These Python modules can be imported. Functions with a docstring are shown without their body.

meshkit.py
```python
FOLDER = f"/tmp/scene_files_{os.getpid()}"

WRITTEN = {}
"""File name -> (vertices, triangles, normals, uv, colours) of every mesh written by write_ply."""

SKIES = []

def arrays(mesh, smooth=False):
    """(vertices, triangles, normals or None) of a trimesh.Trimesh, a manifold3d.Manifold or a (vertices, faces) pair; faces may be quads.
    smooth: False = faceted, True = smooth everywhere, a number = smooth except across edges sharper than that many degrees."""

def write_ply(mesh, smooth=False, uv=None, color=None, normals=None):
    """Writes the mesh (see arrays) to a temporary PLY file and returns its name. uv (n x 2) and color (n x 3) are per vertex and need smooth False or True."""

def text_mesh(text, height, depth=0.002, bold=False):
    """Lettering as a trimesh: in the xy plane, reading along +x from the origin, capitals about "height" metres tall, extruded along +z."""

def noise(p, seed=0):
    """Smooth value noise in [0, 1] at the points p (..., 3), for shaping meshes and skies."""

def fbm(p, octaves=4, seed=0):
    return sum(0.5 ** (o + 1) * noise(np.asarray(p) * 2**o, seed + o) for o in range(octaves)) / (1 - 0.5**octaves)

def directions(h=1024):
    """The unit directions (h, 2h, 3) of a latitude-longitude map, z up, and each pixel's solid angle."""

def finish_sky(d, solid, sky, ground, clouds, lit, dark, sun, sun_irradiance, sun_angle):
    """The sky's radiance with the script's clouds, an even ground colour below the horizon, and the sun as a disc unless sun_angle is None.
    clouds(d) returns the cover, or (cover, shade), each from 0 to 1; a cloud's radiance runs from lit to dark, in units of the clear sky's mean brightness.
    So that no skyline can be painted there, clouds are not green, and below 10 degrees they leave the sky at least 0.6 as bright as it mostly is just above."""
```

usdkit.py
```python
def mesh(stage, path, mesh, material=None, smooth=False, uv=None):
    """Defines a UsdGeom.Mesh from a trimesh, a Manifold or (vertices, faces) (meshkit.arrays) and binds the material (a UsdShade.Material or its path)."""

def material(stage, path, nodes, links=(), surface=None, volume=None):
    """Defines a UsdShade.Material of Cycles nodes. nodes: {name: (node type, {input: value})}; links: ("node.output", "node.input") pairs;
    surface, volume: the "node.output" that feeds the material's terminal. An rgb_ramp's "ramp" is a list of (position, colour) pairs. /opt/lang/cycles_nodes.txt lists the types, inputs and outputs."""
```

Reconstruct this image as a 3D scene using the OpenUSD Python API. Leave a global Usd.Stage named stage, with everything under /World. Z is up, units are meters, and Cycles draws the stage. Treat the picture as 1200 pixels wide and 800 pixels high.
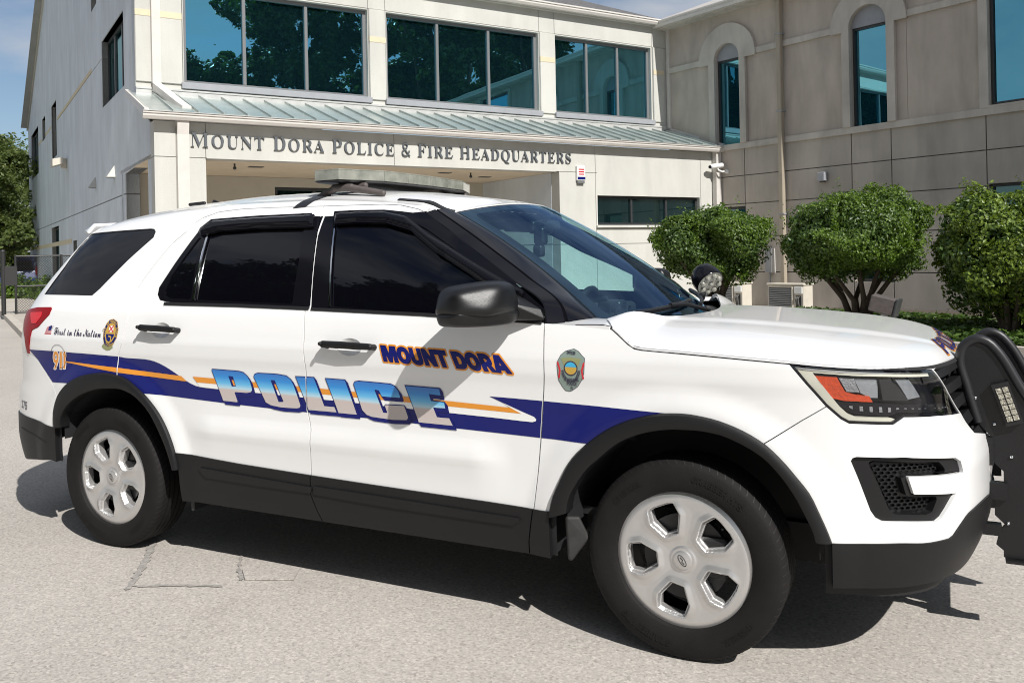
import math, random
import numpy as np
import shapely, trimesh, manifold3d
import mapbox_earcut as earcut
from shapely.geometry import Polygon, MultiPolygon, LineString, Point, box as sbox
from shapely.ops import unary_union
from shapely import affinity
from scipy.interpolate import CubicSpline, PchipInterpolator
from pxr import Gf, Sdf, Usd, UsdGeom, UsdLux, UsdShade, Vt
import usdkit, meshkit

stage = Usd.Stage.CreateInMemory()
UsdGeom.SetStageUpAxis(stage, UsdGeom.Tokens.z)
UsdGeom.SetStageMetersPerUnit(stage, 1.0)
UsdGeom.Xform.Define(stage, '/World'); UsdGeom.Scope.Define(stage, '/World/Looks')

# ---------------------------------------------------------------- camera (eye height 1.42 m, level, shifted lens), exposure
EXPOSURE = 0.25
EYE = np.array([2.248, -3.965, 1.420]); YAW, PITCH, ROLL = .4854, .0024, -.0199
fwd = np.array([-math.sin(YAW) * math.cos(PITCH), math.cos(YAW) * math.cos(PITCH), math.sin(PITCH)])
rgt = np.array([math.cos(YAW), math.sin(YAW), 0.]); upv = np.cross(rgt, fwd)
rgt, upv = math.cos(ROLL) * rgt + math.sin(ROLL) * upv, -math.sin(ROLL) * rgt + math.cos(ROLL) * upv
cam = UsdGeom.Camera.Define(stage, '/World/camera')
m = Gf.Matrix4d(*[float(v) for v in (*rgt, 0, *upv, 0, *(-fwd), 0, *EYE, 1)])
cam.AddTransformOp().Set(m)
cam.CreateHorizontalApertureAttr(36.0); cam.CreateVerticalApertureAttr(24.0)
cam.CreateFocalLengthAttr(36.0 * 1030.8 / 1200)
cam.CreateHorizontalApertureOffsetAttr((600 - 560) / 1200 * 36.0)
cam.CreateVerticalApertureOffsetAttr(-(400 - 295.3) / 1200 * 36.0)
cam.CreateClippingRangeAttr(Gf.Vec2f(.05, 3000)); cam.CreateExposureAttr(EXPOSURE)

# ---------------------------------------------------------------- sky and sun
SUN_EL, SUN_AZ = math.radians(43), math.radians(-32.5)
sun = np.array([math.cos(SUN_EL) * math.cos(SUN_AZ), math.cos(SUN_EL) * math.sin(SUN_AZ), math.sin(SUN_EL)])
usdkit.material(stage, '/World/Looks/sky', {
    'sky': ('sky_texture', {'sky_type': 'single_scattering', 'sun_disc': False, 'sun_elevation': SUN_EL, 'sun_rotation': math.atan2(sun[0], sun[1]), 'aerosol_density': 1.0, 'ozone_density': 2.2}),
    'tc': ('texture_coordinate', {}), 'map': ('mapping', {'scale': (1, 1, 2.6)}),
    'n': ('noise_texture', {'scale': 2.3, 'detail': 8, 'roughness': .56, 'distortion': .25}),
    'r': ('rgb_ramp', {'ramp': [(0, (0, 0, 0)), (.39, (0, 0, 0)), (.64, (.9, .9, .9)), (1, (1, 1, 1))]}),
    'mx': ('mix', {'color2': (6.2, 6.4, 6.8)}), 'bg': ('background_shader', {"strength": .078})},
    [('tc.generated', 'map.vector'), ('map.vector', 'n.vector'), ('n.fac', 'r.fac'), ('r.color', 'mx.fac'), ('sky.color', 'mx.color1'), ('mx.color', 'bg.color')], surface='bg.background')
dome = UsdLux.DomeLight.Define(stage, '/World/sky'); dome.CreateIntensityAttr(1.0)
UsdShade.MaterialBindingAPI.Apply(dome.GetPrim()).Bind(UsdShade.Material.Get(stage, '/World/Looks/sky'))
dome.GetPrim().SetCustomDataByKey('kind', 'structure')
dl = UsdLux.DistantLight.Define(stage, '/World/sun'); dl.CreateNormalizeAttr(True); dl.CreateIntensityAttr(1.2); dl.CreateAngleAttr(.53); dl.CreateColorAttr(Gf.Vec3f(1, .97, .925))
zax = sun / np.linalg.norm(sun); xax = np.cross([0, 0, 1.], zax); xax /= np.linalg.norm(xax); yax = np.cross(zax, xax)
dl.AddTransformOp().Set(Gf.Matrix4d(*[float(v) for v in (*xax, 0, *yax, 0, *zax, 0, 0, 0, 60, 1)]))

# ---------------------------------------------------------------- helpers
USED = {}
def numbered(parent, name):
    k = (parent, name); n = USED.get(k, 0); USED[k] = n + 1
    return f'{parent}/{name}' if n == 0 else f'{parent}/{name}_{n:03d}'
def path(p): return '/World' if p is None else (p if isinstance(p, str) else str(p.GetPath()))
def tag(prim, label=None, cat=None, group=None, kind=None):
    for k, v in (('label', label), ('category', cat), ('group', group), ('kind', kind)):
        if v: prim.SetCustomDataByKey(k, v)
    return prim
def thing(name, label, cat, loc=(0, 0, 0), rotz=0., group=None):
    x = UsdGeom.Xform.Define(stage, numbered('/World', name)); x.AddTranslateOp().Set(Gf.Vec3d(*map(float, loc)))
    if rotz: x.AddRotateZOp().Set(float(rotz))
    return tag(x.GetPrim(), label, cat, group)
def copy_of(src, label, loc, rotz=0., group=None, scale=None):
    was = src.GetCustomData(); t = thing(src.GetName().rstrip('_0123456789'), label, was['category'], loc, rotz, group or was.get('group'))
    if scale: UsdGeom.Xformable(t).AddScaleOp().Set(Gf.Vec3f(*scale))
    t.GetReferences().AddInternalReference(src.GetPath()); t.SetInstanceable(True); return t
def part(parent, name, loc=(0, 0, 0), rotz=0.):
    x = UsdGeom.Xform.Define(stage, numbered(path(parent), name))
    x.AddTranslateOp().Set(Gf.Vec3d(*map(float, loc)))
    if rotz: x.AddRotateZOp().Set(float(rotz))
    return x.GetPrim()
def mesh(parent, name, V, Fc, material, N=None, attr=None):
    V = np.asarray(V, np.float32); Fc = np.asarray(Fc, np.int32)
    g = UsdGeom.Mesh.Define(stage, numbered(path(parent), name))
    g.CreatePointsAttr(Vt.Vec3fArray.FromNumpy(np.ascontiguousarray(V)))
    g.CreateFaceVertexCountsAttr(Vt.IntArray.FromNumpy(np.full(len(Fc), Fc.shape[1], np.int32)))
    g.CreateFaceVertexIndicesAttr(Vt.IntArray.FromNumpy(np.ascontiguousarray(Fc.ravel())))
    g.CreateSubdivisionSchemeAttr('none')
    if N is not None:
        g.CreateNormalsAttr(Vt.Vec3fArray.FromNumpy(np.ascontiguousarray(np.asarray(N, np.float32)))); g.SetNormalsInterpolation('vertex')
    if attr is not None:
        UsdGeom.PrimvarsAPI(g).CreatePrimvar('shade', Sdf.ValueTypeNames.FloatArray, 'vertex').Set(Vt.FloatArray.FromNumpy(np.asarray(attr, np.float32)))
    UsdShade.MaterialBindingAPI.Apply(g.GetPrim()).Bind(material)
    return g.GetPrim()
def obj(parent, name, tm, material, smooth=False):
    """one trimesh / manifold as one Mesh prim"""
    v, f, n = meshkit.arrays(tm, smooth)
    return mesh(parent, name, v, f, material, n)
def cat(*ms): return trimesh.util.concatenate([m_ for m_ in ms])
def bx(x0, x1, y0, y1, z0, z1):
    b = trimesh.creation.box((abs(x1 - x0), abs(y1 - y0), abs(z1 - z0))); b.apply_translation(((x0 + x1) / 2, (y0 + y1) / 2, (z0 + z1) / 2)); return b
def bev(x0, x1, y0, y1, z0, z1, r=.01):
    """box with chamfered edges"""
    c = np.array([[x0, y0, z0], [x1, y1, z1]], float); c = np.sort(c, 0); r = min(r, .49 * (c[1] - c[0]).min()); pts = []
    for k in range(3):
        d = np.full(3, r); d[k] = 0
        for i, j, l in np.ndindex(2, 2, 2):
            p = np.array([c[i, 0], c[j, 1], c[l, 2]]); s = np.where(np.array([i, j, l]) == 0, 1, -1); pts.append(p + s * d)
    return trimesh.convex.convex_hull(np.array(pts))
def rbox(c, h, r, n=8):
    """rounded box: hull of spheres at the corners"""
    s = trimesh.creation.icosphere(2, r).vertices; pts = []
    for i, j, k in np.ndindex(2, 2, 2): pts.append(s + np.array(c) + (np.array([i, j, k]) * 2 - 1) * (np.array(h) - r))
    return trimesh.convex.convex_hull(np.vstack(pts))
def hull(*ps): return trimesh.convex.convex_hull(np.vstack(ps))
def ball(c, r, n=2): return trimesh.creation.icosphere(n, r).vertices + np.array(c)
def tube(pts, r, sides=10, caps=True):
    p = np.asarray(pts, float); t = np.gradient(p, axis=0); t /= np.linalg.norm(t, axis=1, keepdims=True) + 1e-12
    a = np.zeros_like(p); ref = np.array([0, 0, 1.]) if abs(t[0][2]) < .9 else np.array([1., 0, 0]); prev = None
    for i in range(len(p)):
        v = np.cross(t[i], ref) if prev is None else prev - t[i] * (prev @ t[i]); v /= np.linalg.norm(v) + 1e-12; a[i] = v; prev = v
    b = np.cross(t, a); ang = np.arange(sides) * 2 * np.pi / sides; rr = np.broadcast_to(r, (len(p),))
    V = (p[:, None] + rr[:, None, None] * (np.cos(ang)[None, :, None] * a[:, None] + np.sin(ang)[None, :, None] * b[:, None])).reshape(-1, 3)
    Fc = []
    for i in range(len(p) - 1):
        for j in range(sides):
            q = (i * sides + j, i * sides + (j + 1) % sides, (i + 1) * sides + (j + 1) % sides, (i + 1) * sides + j); Fc += [(q[0], q[1], q[2]), (q[0], q[2], q[3])]
    if caps:
        for i0, sg in ((0, -1), ((len(p) - 1) * sides, 1)):
            for j in range(1, sides - 1): Fc.append((i0, i0 + j, i0 + j + 1) if sg > 0 else (i0, i0 + j + 1, i0 + j))
    return trimesh.Trimesh(V, Fc, process=False)
def lathe(prof, n=64):
    """profile of (radius, along) turned about the y axis"""
    p = np.asarray(prof, float); ang = np.arange(n) * 2 * np.pi / n
    V = np.stack([p[None, :, 0] * np.cos(ang)[:, None], np.broadcast_to(p[None, :, 1], (n, len(p))), p[None, :, 0] * np.sin(ang)[:, None]], -1).reshape(-1, 3); Fc = []; k = len(p)
    for i in range(n):
        for j in range(k - 1):
            q = (i * k + j, i * k + j + 1, ((i + 1) % n) * k + j + 1, ((i + 1) % n) * k + j); Fc += [(q[0], q[1], q[2]), (q[0], q[2], q[3])]
    return trimesh.Trimesh(V, Fc, process=False)
def polys(g):
    if g.is_empty: return []
    if g.geom_type == 'Polygon': return [g]
    return [q for q in getattr(g, 'geoms', []) if q.geom_type == 'Polygon' and q.area > 1e-9]
def ear(p):
    rings = [np.asarray(p.exterior.coords)[:-1]] + [np.asarray(r_.coords)[:-1] for r_ in p.interiors]
    v = np.vstack(rings)[:, :2]; e = np.cumsum([len(r_) for r_ in rings]).astype(np.uint32)
    return v, earcut.triangulate_float64(np.ascontiguousarray(v), e).reshape(-1, 3)
def grid_tri(geom, cell):
    """triangles of a flat polygon cut along a square grid, wound counter-clockwise"""
    VV, FF, base = [], [], 0
    for p in polys(geom):
        x0, y0, x1, y1 = p.bounds
        for i in range(math.floor(x0 / cell), math.floor(x1 / cell) + 1):
            st = p.intersection(sbox(i * cell, y0 - 1, (i + 1) * cell, y1 + 1))
            for s in polys(st):
                a0, b0, a1, b1 = s.bounds
                js = np.arange(math.floor(b0 / cell), math.floor(b1 / cell) + 1)
                for q in np.atleast_1d(shapely.intersection(s, shapely.box(i * cell - 1, js * cell, (i + 1) * cell + 1, (js + 1) * cell))):
                    for w in polys(q):
                        v, f = ear(w)
                        if len(f): VV.append(v); FF.append(f + base); base += len(v)
    V, Fc = np.vstack(VV), np.vstack(FF)
    key, inv = np.unique(np.round(V, 6), axis=0, return_inverse=True); Fc = inv.reshape(-1)[Fc]; V = key
    a, b, c = V[Fc[:, 0]], V[Fc[:, 1]], V[Fc[:, 2]]
    ar = (b[:, 0] - a[:, 0]) * (c[:, 1] - a[:, 1]) - (b[:, 1] - a[:, 1]) * (c[:, 0] - a[:, 0])
    Fc = np.where((ar < 0)[:, None], Fc[:, ::-1], Fc)[np.abs(ar) > 1e-12]
    return V, Fc
def flip(V, N, Fc): return V * [1, -1, 1], N * [1, -1, 1], Fc[:, ::-1]
def patch(geom, fn, nfn, depth, cell):
    """polygon laid on a surface: fn(a, b, off) -> points, nfn(a, b) -> normals; rim folded inwards by depth"""
    V2, Fc = grid_tri(geom, cell); P = fn(V2[:, 0], V2[:, 1], 0.); N = nfn(V2[:, 0], V2[:, 1])
    VV, NN, FF, base = [P], [N], [Fc], len(P)
    if depth:
        for p in polys(geom):
            for ring in [p.exterior] + list(p.interiors):
                ring = shapely.segmentize(ring, cell); c = np.asarray(ring.coords)[:, :2]
                c = c[np.r_[True, np.hypot(*np.diff(c, axis=0).T) > 1e-7]]; k = len(c) - 1
                a = fn(c[:, 0], c[:, 1], 0.); b = fn(c[:, 0], c[:, 1], -depth)
                q = np.stack([a[:-1], a[1:], b[1:], b[:-1]], 1); n = np.cross(q[:, 1] - q[:, 0], q[:, 3] - q[:, 0]); n /= np.linalg.norm(n, axis=1, keepdims=True) + 1e-12
                d = np.diff(c, axis=0); left = np.stack([-d[:, 1], d[:, 0]], 1) / np.hypot(d[:, 0], d[:, 1])[:, None] * 1e-4; mid = (c[1:] + c[:-1]) / 2 + left
                ins = shapely.contains_xy(p, mid[:, 0], mid[:, 1]); q[ins] = q[ins][:, ::-1]; n[ins] *= -1
                VV.append(q.reshape(-1, 3)); NN.append(np.repeat(n, 4, 0)); FF.append((np.array([[0, 1, 2], [0, 2, 3]])[None] + (np.arange(k) * 4)[:, None, None]).reshape(-1, 3) + base); base += 4 * k
    return np.vstack(VV), np.vstack(NN), np.vstack(FF)
def flank(parent, name, geom, material, off=0., depth=.012, cell=.05, both=True, shade=None):
    """a piece of the vehicle's flank, and its mirror image on the other flank"""
    if geom.is_empty: return None
    V, N, Fc = patch(geom, lambda a, b, o: side_off(a, b, off + o), side_n, depth, cell)
    r = mesh(parent, name, V, Fc, material, N, shade)
    if both: V, N, Fc = flip(V, N, Fc); mesh(parent, name, V, Fc, material, N)
    return r

# ---------------------------------------------------------------- materials
def mat(name, col, rough=.5, metallic=0., coat=0., var=0., vscale=3., bump=0., bscale=60., spec=.5, extra=None, detail=6, streak=0.):
    nodes = {'p': ('principled_bsdf', {'base_color': col, 'roughness': rough, 'metallic': metallic, 'coat_weight': coat, 'coat_roughness': .03, 'specular_ior_level': spec, **(extra or {})})}; links = []
    if var or bump: nodes['tc'] = ('texture_coordinate', {})
    if var:
        c = np.array(col, float)
        nodes['n'] = ('noise_texture', {'scale': vscale, 'detail': detail, 'roughness': .62}); links.append(('tc.object', 'n.vector'))
        nodes['r'] = ('rgb_ramp', {'ramp': [(.25, tuple(c * (1 - var))), (.5, tuple(c)), (.78, tuple(np.minimum(c * (1 + var), 1)))]}); links += [('n.fac', 'r.fac'), ('r.color', 'p.base_color')]
    if streak:
        nodes.update(mp=('mapping', {'scale': (1., 1., .22)}), sn=('noise_texture', {'scale': 1.7, 'detail': 5, 'roughness': .6, 'distortion': .4}), sr=('rgb_ramp', {'ramp': [(.30, (1 - streak,) * 3), (.62, (1, 1, 1)), (1, (1, 1, 1))]}), sm=('mix', {'mix_type': 'multiply', 'fac': 1.}))
        links = [q for q in links if q != ('r.color', 'p.base_color')] + [('tc.object', 'mp.vector'), ('mp.vector', 'sn.vector'), ('sn.fac', 'sr.fac'), ('r.color', 'sm.color1'), ('sr.color', 'sm.color2'), ('sm.color', 'p.base_color')]
    if bump:
        nodes['bn'] = ('noise_texture', {'scale': bscale, 'detail': 4}); nodes['b'] = ('bump', {'strength': bump, 'distance': .01})
        links += [('tc.object', 'bn.vector'), ('bn.fac', 'b.height'), ('b.normal', 'p.normal')]
    return usdkit.material(stage, '/World/Looks/' + name, nodes, links, surface='p.BSDF')
def leafmat(name, c0, c1, rough=.42, tr=.28, vs=26.):
    nodes = {'g': ('geometry', {}), 'v': ('voronoi_texture', {'scale': vs}), 'sx': ('separate_color', {}), 'r': ('rgb_ramp', {'ramp': [(.05, c0), (.95, c1)]}), 'p': ('principled_bsdf', {'roughness': rough}), 't': ('translucent_bsdf', {}), 'm': ('mix_closure', {'fac': tr}), 'h': ('hsv', {'value': 1.5, 'saturation': 1.1})}
    return usdkit.material(stage, '/World/Looks/' + name, nodes, [('g.position', 'v.vector'), ('v.color', 'sx.color'), ('sx.r', 'r.fac'), ('r.color', 'p.base_color'), ('r.color', 'h.color'), ('h.color', 't.color'), ('p.BSDF', 'm.closure1'), ('t.BSDF', 'm.closure2')], surface='m.closure')
def panemat(name, tint, body, refl, fr=1.5):
    nodes = {'f': ('fresnel', {'IOR': fr}), 't': ('transparent_bsdf', {'color': tint}), 'g': ('glossy_bsdf', {'color': refl, 'roughness': 0.}), 'm': ('mix_closure', {}), 'geo': ('geometry', {}), 'inv': ('math', {'math_type': 'subtract', 'value1': 1.}), 'mul': ('math', {'math_type': 'multiply'})}
    return usdkit.material(stage, '/World/Looks/' + name, nodes, [('geo.backfacing', 'inv.value2'), ('f.fac', 'mul.value1'), ('inv.value', 'mul.value2'), ('mul.value', 'm.fac'), ('t.BSDF', 'm.closure1'), ('g.BSDF', 'm.closure2')], surface='m.closure')
M = {}
M['paint'] = mat('white_paint', (.78, .78, .775), .34, coat=.8, var=.015, vscale=1.5)
M['clad'] = mat('black_cladding', (.0075, .0075, .008), .50, var=.12, spec=.35, vscale=4, bump=.15, bscale=900)
M['gloss'] = mat('gloss_black', (.005, .005, .007), .09, spec=.28)
M['trim'] = mat('black_trim', (.014, .014, .015), .38)
M['dark'] = mat('dark_interior', (.010, .010, .011), .75)
M['glass'] = mat('privacy_glass', (.002, .002, .0035), .01, spec=.42)
M['windshield'] = panemat('windshield_glass', (.62, .82, .83), None, (.40, .64, 1.), 2.0)
M['doorglass'] = panemat('door_glass', (.62, .84, .82), None, (.8, .9, 1.), 1.3)
M['mirror'] = mat('mirror_plastic', (.005, .005, .0055), .33, spec=.5, bump=.12, bscale=600)
M['lampcover'] = panemat('lamp_cover', (.93, .94, .95), None, (1, 1, 1), 1.45)
M['navy'] = mat('navy_vinyl', (.005, .009, .125), .32, coat=.15, spec=.3)
M['orange'] = mat('orange_vinyl', (.72, .27, .02), .3, coat=.5)
M['white'] = mat('white_vinyl', (.82, .82, .80), .3, coat=.5)
M['ink'] = mat('dark_ink', (.035, .03, .06), .4)
M['red'] = mat('red_vinyl', (.55, .03, .04), .35)
M['gold'] = mat('gold_vinyl', (.50, .32, .06), .4)
M['sage'] = mat('sage_vinyl', (.22, .28, .25), .4)
M['olive'] = mat('olive_vinyl', (.26, .27, .13), .4)
M['skyblue'] = mat('sky_blue_vinyl', (.05, .38, .62), .4)
M['tyre'] = mat('tyre_rubber', (.0105, .0095, .0092), .75, var=.25, spec=.22, vscale=12, bump=.15, bscale=250)
M['silver'] = mat('silver_plastic', (.60, .59, .58), .32, metallic=.72, var=.05, vscale=20)
M['steel'] = mat('black_steel', (.012, .012, .013), .45)
M['reflector'] = mat('bright_reflector', (.40, .42, .45), .12, metallic=.7, bump=.25, bscale=60)
M['bracket'] = mat('weathered_bracket', (.022, .021, .02), .7, var=.4, vscale=30)
M['chrome'] = mat('chrome', (.75, .77, .80), .08, metallic=1.)
M['amber'] = mat('amber_reflector', (.50, .048, .004), .15, coat=.5, bump=.5, bscale=90)
M['drl'] = mat('light_guide', (.60, .58, .48), .25, coat=.5)
M['greyref'] = mat('grey_reflector', (.22, .22, .23), .25, coat=.4, bump=.6, bscale=160)
M['taillight'] = mat('red_lamp', (.24, .003, .006), .28, coat=0., spec=.15)
M['tailinner'] = mat('red_lamp_bright', (.62, .012, .02), .25, coat=0., bump=.3, bscale=200)
M['pushbar'] = mat('push_bar_black', (.008, .008, .009), .36, bump=.12, bscale=300)
M['rubber'] = mat('rubber_tube', (.016, .016, .018), .42)
M['spotlens'] = mat('spot_lens', (.24, .235, .20), .2, coat=.5, bump=.6, bscale=120)
M['led'] = mat('led_lens', (.38, .36, .29), .2, coat=.5, bump=.8, bscale=140)
M['lensclear'] = mat('weathered_lens', (.34, .35, .30), .16, var=.4, vscale=14, coat=.6, extra={'transmission_weight': .35})
M['leddark'] = mat('bar_modules', (.03, .03, .035), .3, var=.6, vscale=30)
M['footgrey'] = mat('bar_foot', (.085, .072, .068), .6, var=.3, vscale=30)
M['seat'] = mat('seat_cloth', (.02, .02, .022), .85)
M['letterfill'] = usdkit.material(stage, '/World/Looks/letter_blend', {'a': ('attribute', {'attribute': 'shade'}), 'r': ('rgb_ramp', {'ramp': [(0, (.025, .16, .50)), (.22, (.02, .24, .62)), (.42, (.12, .45, .74)), (.56, (.42, .62, .72)), (.62, (.52, .45, .43)), (1, (.50, .45, .43))]}), 'p': ('principled_bsdf', {'roughness': .3, 'coat_weight': .5})}, [('a.fac', 'r.fac'), ('r.color', 'p.base_color')], surface='p.BSDF')
FONTS = __import__('glob').glob('/opt/blender-*/*/datafiles/fonts/')[0]
def text_poly(text, font='Inter.woff2', weight=None, size=150, serif=False, script=False):
    """outline of a line of lettering; baseline y = 0, capitals about one unit tall"""
    from PIL import Image, ImageDraw, ImageFont
    if serif: text = ''.join(chr(0x1D400 + ord(c) - 65) if 'A' <= c <= 'Z' else c for c in text)
    if script: text = ''.join(chr(0x1D4D0 + ord(c) - 65) if 'A' <= c <= 'Z' else chr(0x1D4EA + ord(c) - 97) if 'a' <= c <= 'z' else c for c in text)
    f = ImageFont.truetype(FONTS + font, size)
    if weight: f.set_variation_by_axes([32, weight])
    x0, y0, x1, y1 = f.getbbox(text, anchor='ls'); im = Image.new('L', (x1 - x0 + 8, y1 - y0 + 8)); ImageDraw.Draw(im).text((4 - x0, 4 - y0), text, 255, font=f, anchor='ls')
    on = np.pad(np.asarray(im) > 127, ((0, 0), (1, 1))).astype(np.int8); d = np.diff(on, axis=1); rows, st = np.nonzero(d == 1); en = np.nonzero(d == -1)[1]
    g = unary_union(list(shapely.box(st, -rows - 1., en, -rows * 1.))).buffer(.7).buffer(-.7).simplify(.6)
    s = 1 / (size * .72); return affinity.affine_transform(g, [s, 0, 0, s, (x0 - 4) * s, (4 - y0) * s]), f.getlength(text) * s
def quad_map(geom, TL, TR, BR, BL, bounds=None):
    """bilinear map of a flat outline into a quadrilateral"""
    x0, y0, x1, y1 = bounds or geom.bounds; TL, TR, BR, BL = map(np.array, (TL, TR, BR, BL))
    def f(c):
        u = ((c[:, 0] - x0) / (x1 - x0))[:, None]; v = ((c[:, 1] - y0) / (y1 - y0))[:, None]
        return (BL * (1 - u) + BR * u) * (1 - v) + (TL * (1 - u) + TR * u) * v
    return shapely.transform(geom, f)
# ---------------------------------------------------------------- the vehicle's skin as one smooth surface
# x forward, y to the left, z up; wheel centres at x = +-1.4325.  side(s, z) is the right flank: s runs along the plan outline
# (s = x on the doors, round the corners to the centre line at both ends), z is height.
def _plan():
    fr = [(1.30, 1.0), (1.50, .999), (1.70, .993), (1.85, .978), (1.98, .950), (2.09, .905), (2.18, .835), (2.26, .735), (2.325, .59), (2.37, .40), (2.398, .19), (2.405, 0.)]
    re = [(-1.45, 1.0), (-1.75, .998), (-1.95, .985), (-2.12, .955), (-2.26, .895), (-2.375, .80), (-2.46, .67), (-2.53, .49), (-2.575, .27), (-2.59, 0.)]
    def run(pts):
        p = np.array([(a, b * .97) for a, b in pts]); t = np.arange(len(p))
        c = CubicSpline(t, p)(np.linspace(0, len(p) - 1, 400))
        L = np.r_[0, np.cumsum(np.hypot(*np.diff(c, axis=0).T))]
        return L, c
    Lf, cf = run(fr); Lr, cr = run(re)
    S = np.r_[(re[0][0] - Lr)[::-1], np.linspace(-1.44, 1.29, 40), fr[0][0] + Lf]
    X = np.r_[cr[::-1, 0], np.linspace(-1.44, 1.29, 40), cf[:, 0]]
    G = np.r_[cr[::-1, 1], np.full(40, .97), cf[:, 1]] / .97
    return S, X, np.clip(G, 0, 1)
PS, PX, PG = _plan()
SR, SF = PS[0], PS[-1]
_W = PchipInterpolator([.10, .18, .24, .30, .36, .44, .50, .56, .64, .70, .78, .86, .93, .985, 1.02, 1.08, 1.13, 1.17, 1.20, 1.30, 1.40, 1.50, 1.57, 1.62, 1.655, 1.68, 1.70],
                       [.86, .900, .928, .944, .953, .960, .962, .963, .965, .967, .970, .974, .979, .986, .986, .977, .966, .955, .942, .902, .857, .806, .764, .728, .697, .665, .62])
_B = PchipInterpolator([.40, .50, .58, .635, .66, .72, .80, .90], [.0, .003, .010, .017, .0135, .003, .0, .0])
_NF = PchipInterpolator([.10, .20, .28, .36, .44, .55, .66, .73, .80, .86, .95, 1.0, 1.06, 1.2, 1.8], [-.22, -.15, -.075, -.035, -.012, 0, 0, -.012, -.05, -.07, -.085, -.10, -.14, -.2, -.2])
_NR = PchipInterpolator([.10, .30, .40, .50, .60, .72, .80, .95, 1.12, 1.20, 1.30, 1.45, 1.58, 1.66, 1.75], [.16, .08, .03, .0, 0, .01, .06, .075, .10, .15, .24, .40, .54, .60, .62])
_ZC = PchipInterpolator([-2.3, -2.1, -1.9, -1.6, -1.2, -.8, -.4, 0., .2, .35, .5], [1.58, 1.635, 1.675, 1.718, 1.752, 1.768, 1.766, 1.742, 1.718, 1.692, 1.655])
def smooth(a, b, v):
    t = np.clip((np.asarray(v, float) - a) / (b - a), 0, 1); return t * t * (3 - 2 * t)
def side(s, z, off=0.0):
    s, z = np.broadcast_arrays(np.asarray(s, float), np.asarray(z, float))
    xs = np.interp(s, PS, PX); g = np.interp(s, PS, PG)
    drop = (1.768 - _ZC(np.clip(xs + .6 * smooth(-1.75, -2.6, s), -2.25, .45))) * smooth(1.15, 1.6, z)
    w = _W(np.clip(z + drop, .1, 1.70)) + _B(np.clip(z, .4, .9)) * smooth(-.93, -.72, s) * (1 - smooth(.62, .80, s))
    for cx in (1.4325, -1.4325):
        rr = np.hypot(s - cx, z - .37); w = w + .016 * smooth(.60, .49, rr) * (z > .2)
    x = xs + _NF(np.clip(z, .1, 1.8)) * smooth(1.7, 2.75, s) + _NR(np.clip(z, .1, 1.75)) * smooth(-1.75, -2.6, s) + off * 0
    return np.stack([x, -w * g, z], -1)
def side_n(s, z):
    e = 4e-3
    a = side(s + e, z) - side(s - e, z); b = side(s, z + e) - side(s, z - e)
    n = np.cross(a, b); return n / (np.linalg.norm(n, axis=-1, keepdims=True) + 1e-12)
def side_off(s, z, off):
    s, z = np.broadcast_arrays(np.asarray(s, float), np.asarray(z, float))
    return side(s, z) + side_n(s, z) * np.asarray(off)[..., None] if np.ndim(off) else side(s, z) + side_n(s, z) * off
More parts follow.
